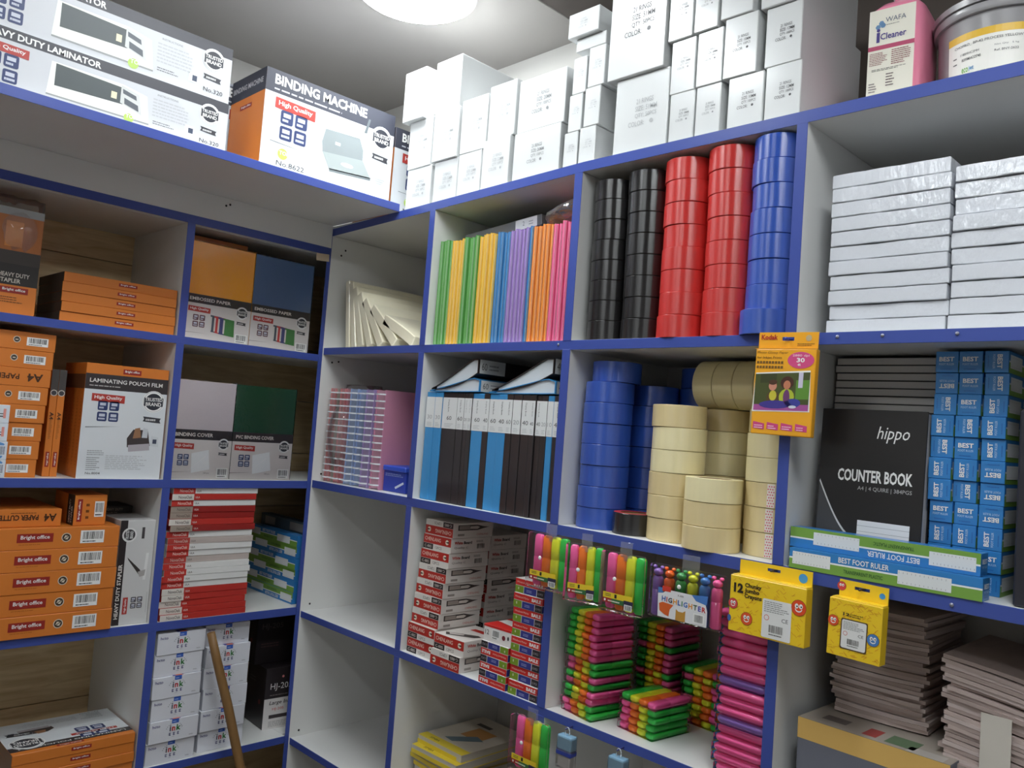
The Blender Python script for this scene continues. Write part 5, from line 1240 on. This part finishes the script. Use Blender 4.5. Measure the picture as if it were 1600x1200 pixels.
# ---- row 3, left bay : Bright office boxes
w, d, h = .330, .31, .0560
bo = carton('paper_box', w, d, h-.0006, CARD_O, .0012)
p = Print().brand(w*.245, h*.34, w*.255, h*.40).disc(w*.595, h*.52, h*.21, (214,204,186), 3).disc(w*.595, h*.52, h*.175, (60,44,30), 4).poly([(w*.575,h*.46),(w*.585,h*.62),(w*.605,h*.60),(w*.60,h*.56)], (214,204,186), 5).poly([(w*.615,h*.58),(w*.605,h*.42),(w*.585,h*.44),(w*.59,h*.48)], (214,204,186), 5)
p.bars(w*.70, h*.22, w*.18, h*.60, 3, 8).lines(w*.26, h*.22, w*.22, h*.07, 1, (176,92,24), 2, 3)
stick(bo, p, (w,d,h))
for i in range(5):
    o = bo if i == 0 else dup(bo)
    putL(o, -.925+.0015*random.uniform(-1,1), .008+random.uniform(-.003,.003), A3+.0003+i*h, random.uniform(-.006,.006), w, d); tag(o, 'orange carton with red brand label, %s of five at lower left' % nth(i+1, 5), 'box', 'five orange cartons at the lower left')
zt = A3+.0003+5*h
o = carton('paper_box', .240, .28, .045, CARD_O, .001); putL(o, -.982, -.012, zt, .02)
stick(o, Print().text('A4', .228, .033, (66,38,16), w=.030, h=.020, bold=.03, rot=PI).text('PAPER CUTTER', .185, .031, (66,38,16), w=.10, h=.014, bold=.03, rot=PI).lines(.12, .034, .06, .004, 1, (120,70,24), 3, 2), (.24,.28,.045)); tag(o, 'orange A4 paper cutter carton lying on the five, lettering upside down', 'box')
o = carton('stapler_box', .083, .15, .081, CARD_O, .001); putL(o, -.712, -.016, zt, .03)
p = Print().brand(.008+.012, .010, .060, .012, rot=PI/2).lines(.030, .014, .012, .050, 3, (120,70,24), 2, 3).bars(.052, .022, .024, .042, 3, 5); stick(o, p, (.083,.15,.081))
stick(o, Print().rect(.10, 0, .15, .081, (50,44,42), 1).text('HEAVY DUTY', .124, .006, (220,214,206), w=.062, h=.010, rot=PI/2, bold=.02).text('STAPLER', .140, .006, (220,214,206), w=.045, h=.010, rot=PI/2, bold=.02), (.083,.15,.081), 'left'); tag(o, 'small orange and black stapler box standing on the five cartons', 'box')
w, d, h = .096, .16, .290
o = carton('stapler_box', w, d, h, M((206,206,206), .3, 'silver_card2', coat=.2), .001); putL(o, -.5845, -.016, A3+.0003)
p = Print(); p.rect(0, 0, w*.20, h, (42,36,38), 0).text('HEAVY DUTY STAPLER', w*.15, h*.06, (230,226,220), w=h*.52, h=w*.11, rot=PI/2, bold=.03)
p.disc(w*.27, h*.86, w*.21, (226,226,226), 2).disc(w*.27, h*.86, w*.16, (52,48,52), 3).text('TRUSTED', w*.25, h*.815, (230,230,230), w=h*.09, h=w*.09, rot=PI/2, bold=.02, l=5).text('BRAND', w*.37, h*.825, (230,230,230), w=h*.07, h=w*.09, rot=PI/2, bold=.02, l=5)
p.rect(w*.62, h*.82, w*.70, h*.93, (70,66,68), 2).poly([(w*.30,h*.62),(w*.27,h*.645),(w*.66,h*.52),(w*.70,h*.49),(w*.64,h*.47)], (56,50,50), 2).poly([(w*.84,h*.42),(w*.76,h*.42),(w*.80,h*.68),(w*.88,h*.68)], (224,224,224), 2).poly([(w*.60,h*.50),(w*.82,h*.52),(w*.80,h*.46),(w*.66,h*.45)], (170,166,164), 3)
p.rect(w*.26, h*.10, w*.40, h*.26, (176,56,48), 2).text('High Quality', w*.37, h*.115, WHT, w=h*.13, h=w*.07, rot=PI/2, bold=.015); p.tiles(w*.48, h*.15, w*.33, (84,80,86)).rect(w*.93, h*.10, w*.935, h*.30, GRY, 2)
stick(o, p, (w,d,h)); tag(o, 'silver heavy duty stapler box standing upright beside the upright board', 'box')
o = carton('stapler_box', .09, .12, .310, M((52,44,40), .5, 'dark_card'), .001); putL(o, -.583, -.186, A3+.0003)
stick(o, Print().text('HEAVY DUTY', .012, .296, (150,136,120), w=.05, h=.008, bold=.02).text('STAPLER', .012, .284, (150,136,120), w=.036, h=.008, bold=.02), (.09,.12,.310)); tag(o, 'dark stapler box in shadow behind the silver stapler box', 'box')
# ---- row 3, right bay : clip files
kinds = 'rrrrrwwwwgwwgwrrrrwrw'
kinds = ['r','r','r','r','r','w','w','w','w','g','w','w','g','w','d','r','d','d','w','r','w']
h = .01825; w, d = .264, .20; cr = (188,50,42)
cols_ = {'r':(cr,(220,214,206),(70,60,58)),'d':((150,34,30),(160,146,134),(96,84,78)),'w':((226,226,224),cr,(240,216,206)),'g':((190,178,172),(176,58,50),(214,190,180))}
cm_ = {}
for i, k in enumerate(kinds):
    if k not in cm_:
        o = carton('file_box', w, d, h-.0006, M(cols_[k][0], .35, 'file_card', coat=.25, noise=.04), .0008); p = Print()
        p.rect(0, 0, w*.245, h-.0006, cols_[k][1], 1).text('NovaOak', w*.07, h*.24, cols_[k][2], w=w*.155, h=h*.48, bold=.005).text('ULA', w*.262, h*.30, (230,220,214) if k in 'rd' else (110,104,100), w=w*.05, h=h*.30, bold=.02)
        stick(o, p, (w,d,h)); cm_[k] = o
    else: o = dup(cm_[k])
    putL(o, -.4605+random.uniform(-.003,.003)+.0004*i, -.006+random.uniform(-.004,.004), A3+.0003+i*h, random.uniform(-.012,.012), w, d)
    tag(o, '%s flat file box, %s of the red and white stack' % ({'r':'red','d':'dark red','w':'white','g':'greyish white'}[k], nth(i+1, 21)), 'box', 'red and white flat file boxes')
for i in range(6):
    o = carton('ruler_box', .315, .0365, .0365, RBM, .0008); stick(o, (lp if i % 2 else lp.flip(.322, .0365)), (.322,.0365,.0365)); o.location = (-.195, .004+random.uniform(-.002,.002), A3+.0003+i*.0370)
    tag(o, 'blue and green ruler box in the dark corner, %s of six' % nth(i+1, 6), 'ruler box', 'ruler boxes in the dark corner')
for i in range(4):
    o = carton('ruler_box', .315, .0365, .0365, RBM, .0008); stick(o, lp, (.322,.0365,.0365)); o.location = (-.205, .046, A3+.0003+i*.0370+.0*i)
    tag(o, 'ruler box hidden behind the front ruler boxes of the dark corner', 'ruler box', 'hidden ruler boxes of the dark corner')
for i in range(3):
    o = carton('ruler_box', .315, .0365, .0365, M((70,84,96), .5, 'shaded_blue_card'), .0008); stick(o, Print().rect(.20,.004,.29,.03,(140,134,128),1).rect(.03,.004,.10,.03,(140,134,128),1), (.315,.0365,.0365)); o.location = (-.205, .046, A3+.0003+(i+4)*.0370)  # card and print darkened to stand for the deep corner shade
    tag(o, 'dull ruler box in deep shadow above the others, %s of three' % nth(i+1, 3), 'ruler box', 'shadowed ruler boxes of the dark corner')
# ---- row 4, left bay : flat film boxes
w, d, h = .305, .225, .0272
fb = carton('film_box', w, d, h-.0005, CARD_O, .001); stick(fb, Print().brand(w*.46, h*.36, w*.165, h*.34), (w,d,h)); stick(fb, Print().rect(0,0,d,h-.0006,(120,84,56),0), (w,d,h), 'left')
for i in range(4):
    o = fb if i == 0 else dup(fb)
    putL(o, -.798+random.uniform(-.002,.002), -.004+random.uniform(-.003,.003), A4+.0003+i*h, random.uniform(-.006,.006), w, d); tag(o, 'flat orange film box, %s of the four at the bottom left' % nth(i+1, 4), 'box', 'four flat orange film boxes at the bottom')
# print lies on the top face, upside down as seen from the aisle, title towards the front
q_ = Print()
for pts, f, c, l in pouch_front(w, d).it: q_.it.append(([(w-a_, d-b_) for a_, b_ in pts], f, c, l))
stick(o, q_, (w, d, h-.0005), 'top')
# ---- row 4, right bay : ink boxes
w, d, h = .142, .12, .0622
INKW = M((222,224,232), .4, 'white_card3', noise=.02)
ik = carton('ink_box', w, d, h-.0006, INKW, .001); p = Print(); NB = (60,56,120)
p.text('hcto', w*.05, h*.72, NB, w=w*.155, h=h*.13, bold=.01).rect(w*.44, h*.80, w*.585, h*.99, (58,98,190), 2).lines(w*.46, h*.84, w*.10, h*.10, 1, (170,190,230), 3, 3)
p.text('i', w*.405, h*.46, (60,60,70), h=h*.27, bold=.02).text('n', w*.45, h*.46, (196,50,46), h=h*.19, bold=.03).text('k', w*.545, h*.46, (50,120,60), h=h*.27, bold=.03)
for k in range(3):
    x = w*(.395+.085*k); p.rect(x, h*.27, x+w*.045, h*.295, NB, 2).rect(x+w*.018, h*.25, x+w*.027, h*.40, NB, 2).rect(x, h*.36, x+w*.045, h*.38, NB, 2).rect(x+w*.004, h*.30, x+w*.012, h*.36, NB, 2)
for k in range(11):
    a = math.radians(20+14*k); x, y = w*.5+w*.17*math.cos(a), h*.48+h*.34*math.sin(a)
    if abs(x-w*.51) > w*.08: p.disc(x, y, .0014, (150,152,156), 2, n=6)
p.lines(w*.46, h*.19, w*.08, h*.03, 1, (140,140,150), 2, 4).lines(w*.82, h*.12, w*.09, h*.05, 2, (120,120,126), 2, 5)
stick(ik, p, (w,d,h)); stick(ik, Print().rect(w*.40, 0, w*.62, d*.2, (70,76,160), 1).rect(w*.46, 0, w*.60, d*.1, (226,120,80), 2), (w,d,h-.0006), 'top')
for c in range(2):
    for i in range(6):
        o = ik if (c == 0 and i == 0) else dup(ik)
        putL(o, (-.4580 if c == 0 else -.3065)+random.uniform(-.003,.003)+(.006 if c else 0), (-.004 if c == 0 else -.016)+random.uniform(-.004,.004)-(.02 if c and i == 5 else 0), A4+.0003+i*h, random.uniform(-.02,.02), w, d)
        tag(o, 'white ink box, %s in the %s column' % (nth(i+1, 6), ('left','right')[c]), 'box', 'white ink boxes')
def hj(label, loc, rz, hh, lab=True):
    o = carton('toner_box', .16, .135, hh, M((40,34,36), .35, 'black_gloss_card', coat=.3, noise=.1), .001); o.location = loc; o.rotation_euler = (0,0,PI/2+rz)
    p = Print().rect(0, 0, .16, hh*.50, (214,210,208), 1).text('HJ-205', .018, hh*.62, (220,216,214), w=.075, h=hh*.13).lines(.018, hh*.54, .09, hh*.035, 1, (120,112,112), 2, 3).text('Large Ink', .018, hh*.38, (50,44,48), w=.075, h=hh*.08, shear=.2, bold=.01).text('HJ-205', .030, hh*.29, (196,70,64), w=.04, h=hh*.055).rect(.020, hh*.17, .10, hh*.23, (60,54,56), 2).lines(.020, hh*.03, .10, hh*.10, 5, (150,146,146), 2, 5).disc(.06, hh*.85, .004, (206,120,120), 2)
    if not lab: p = Print().text('HJ-205', .018, hh*.62, (96,88,88), w=.075, h=hh*.13).lines(.018, hh*.3, .09, hh*.1, 2, (84,60,60), 2, 3)
    stick(o, p, (.16,.135,hh)); stick(o, Print().disc(.10, hh*.42, .008, (120,60,60), 1).lines(.02, hh*.7, .06, hh*.1, 2, (96,88,88), 1, 4), (.16,.135,hh), 'left'); tag(o, label, 'box', 'black toner boxes'); return o
hj('black toner box with a white lower label in the corner beside the ink boxes', (-.142, .026, A4+.0003), -.06, .195)
hj('black toner box stacked on the labelled toner box', (-.205, .010, A4+.1960), -.02, .175, False)
# ---- wooden stick leaning on the shelf
st = O('wooden_stick', tube([(.195,-.118,.004),(.15,-.170,.24),(.108,-.222,.47),(.072,-.262,.65),(.046,-.296,.78),(.036,-.318,.862)], [.013,.0132,.0135,.0135,.013,.012], 10, 'stick'), M((132,98,56), .55, 'varnished_stick', noise=.35, nscale=12, stretch=(4,4,.6)))
tag(st, 'brown wooden stick leaning in front of the ink boxes', 'stick')
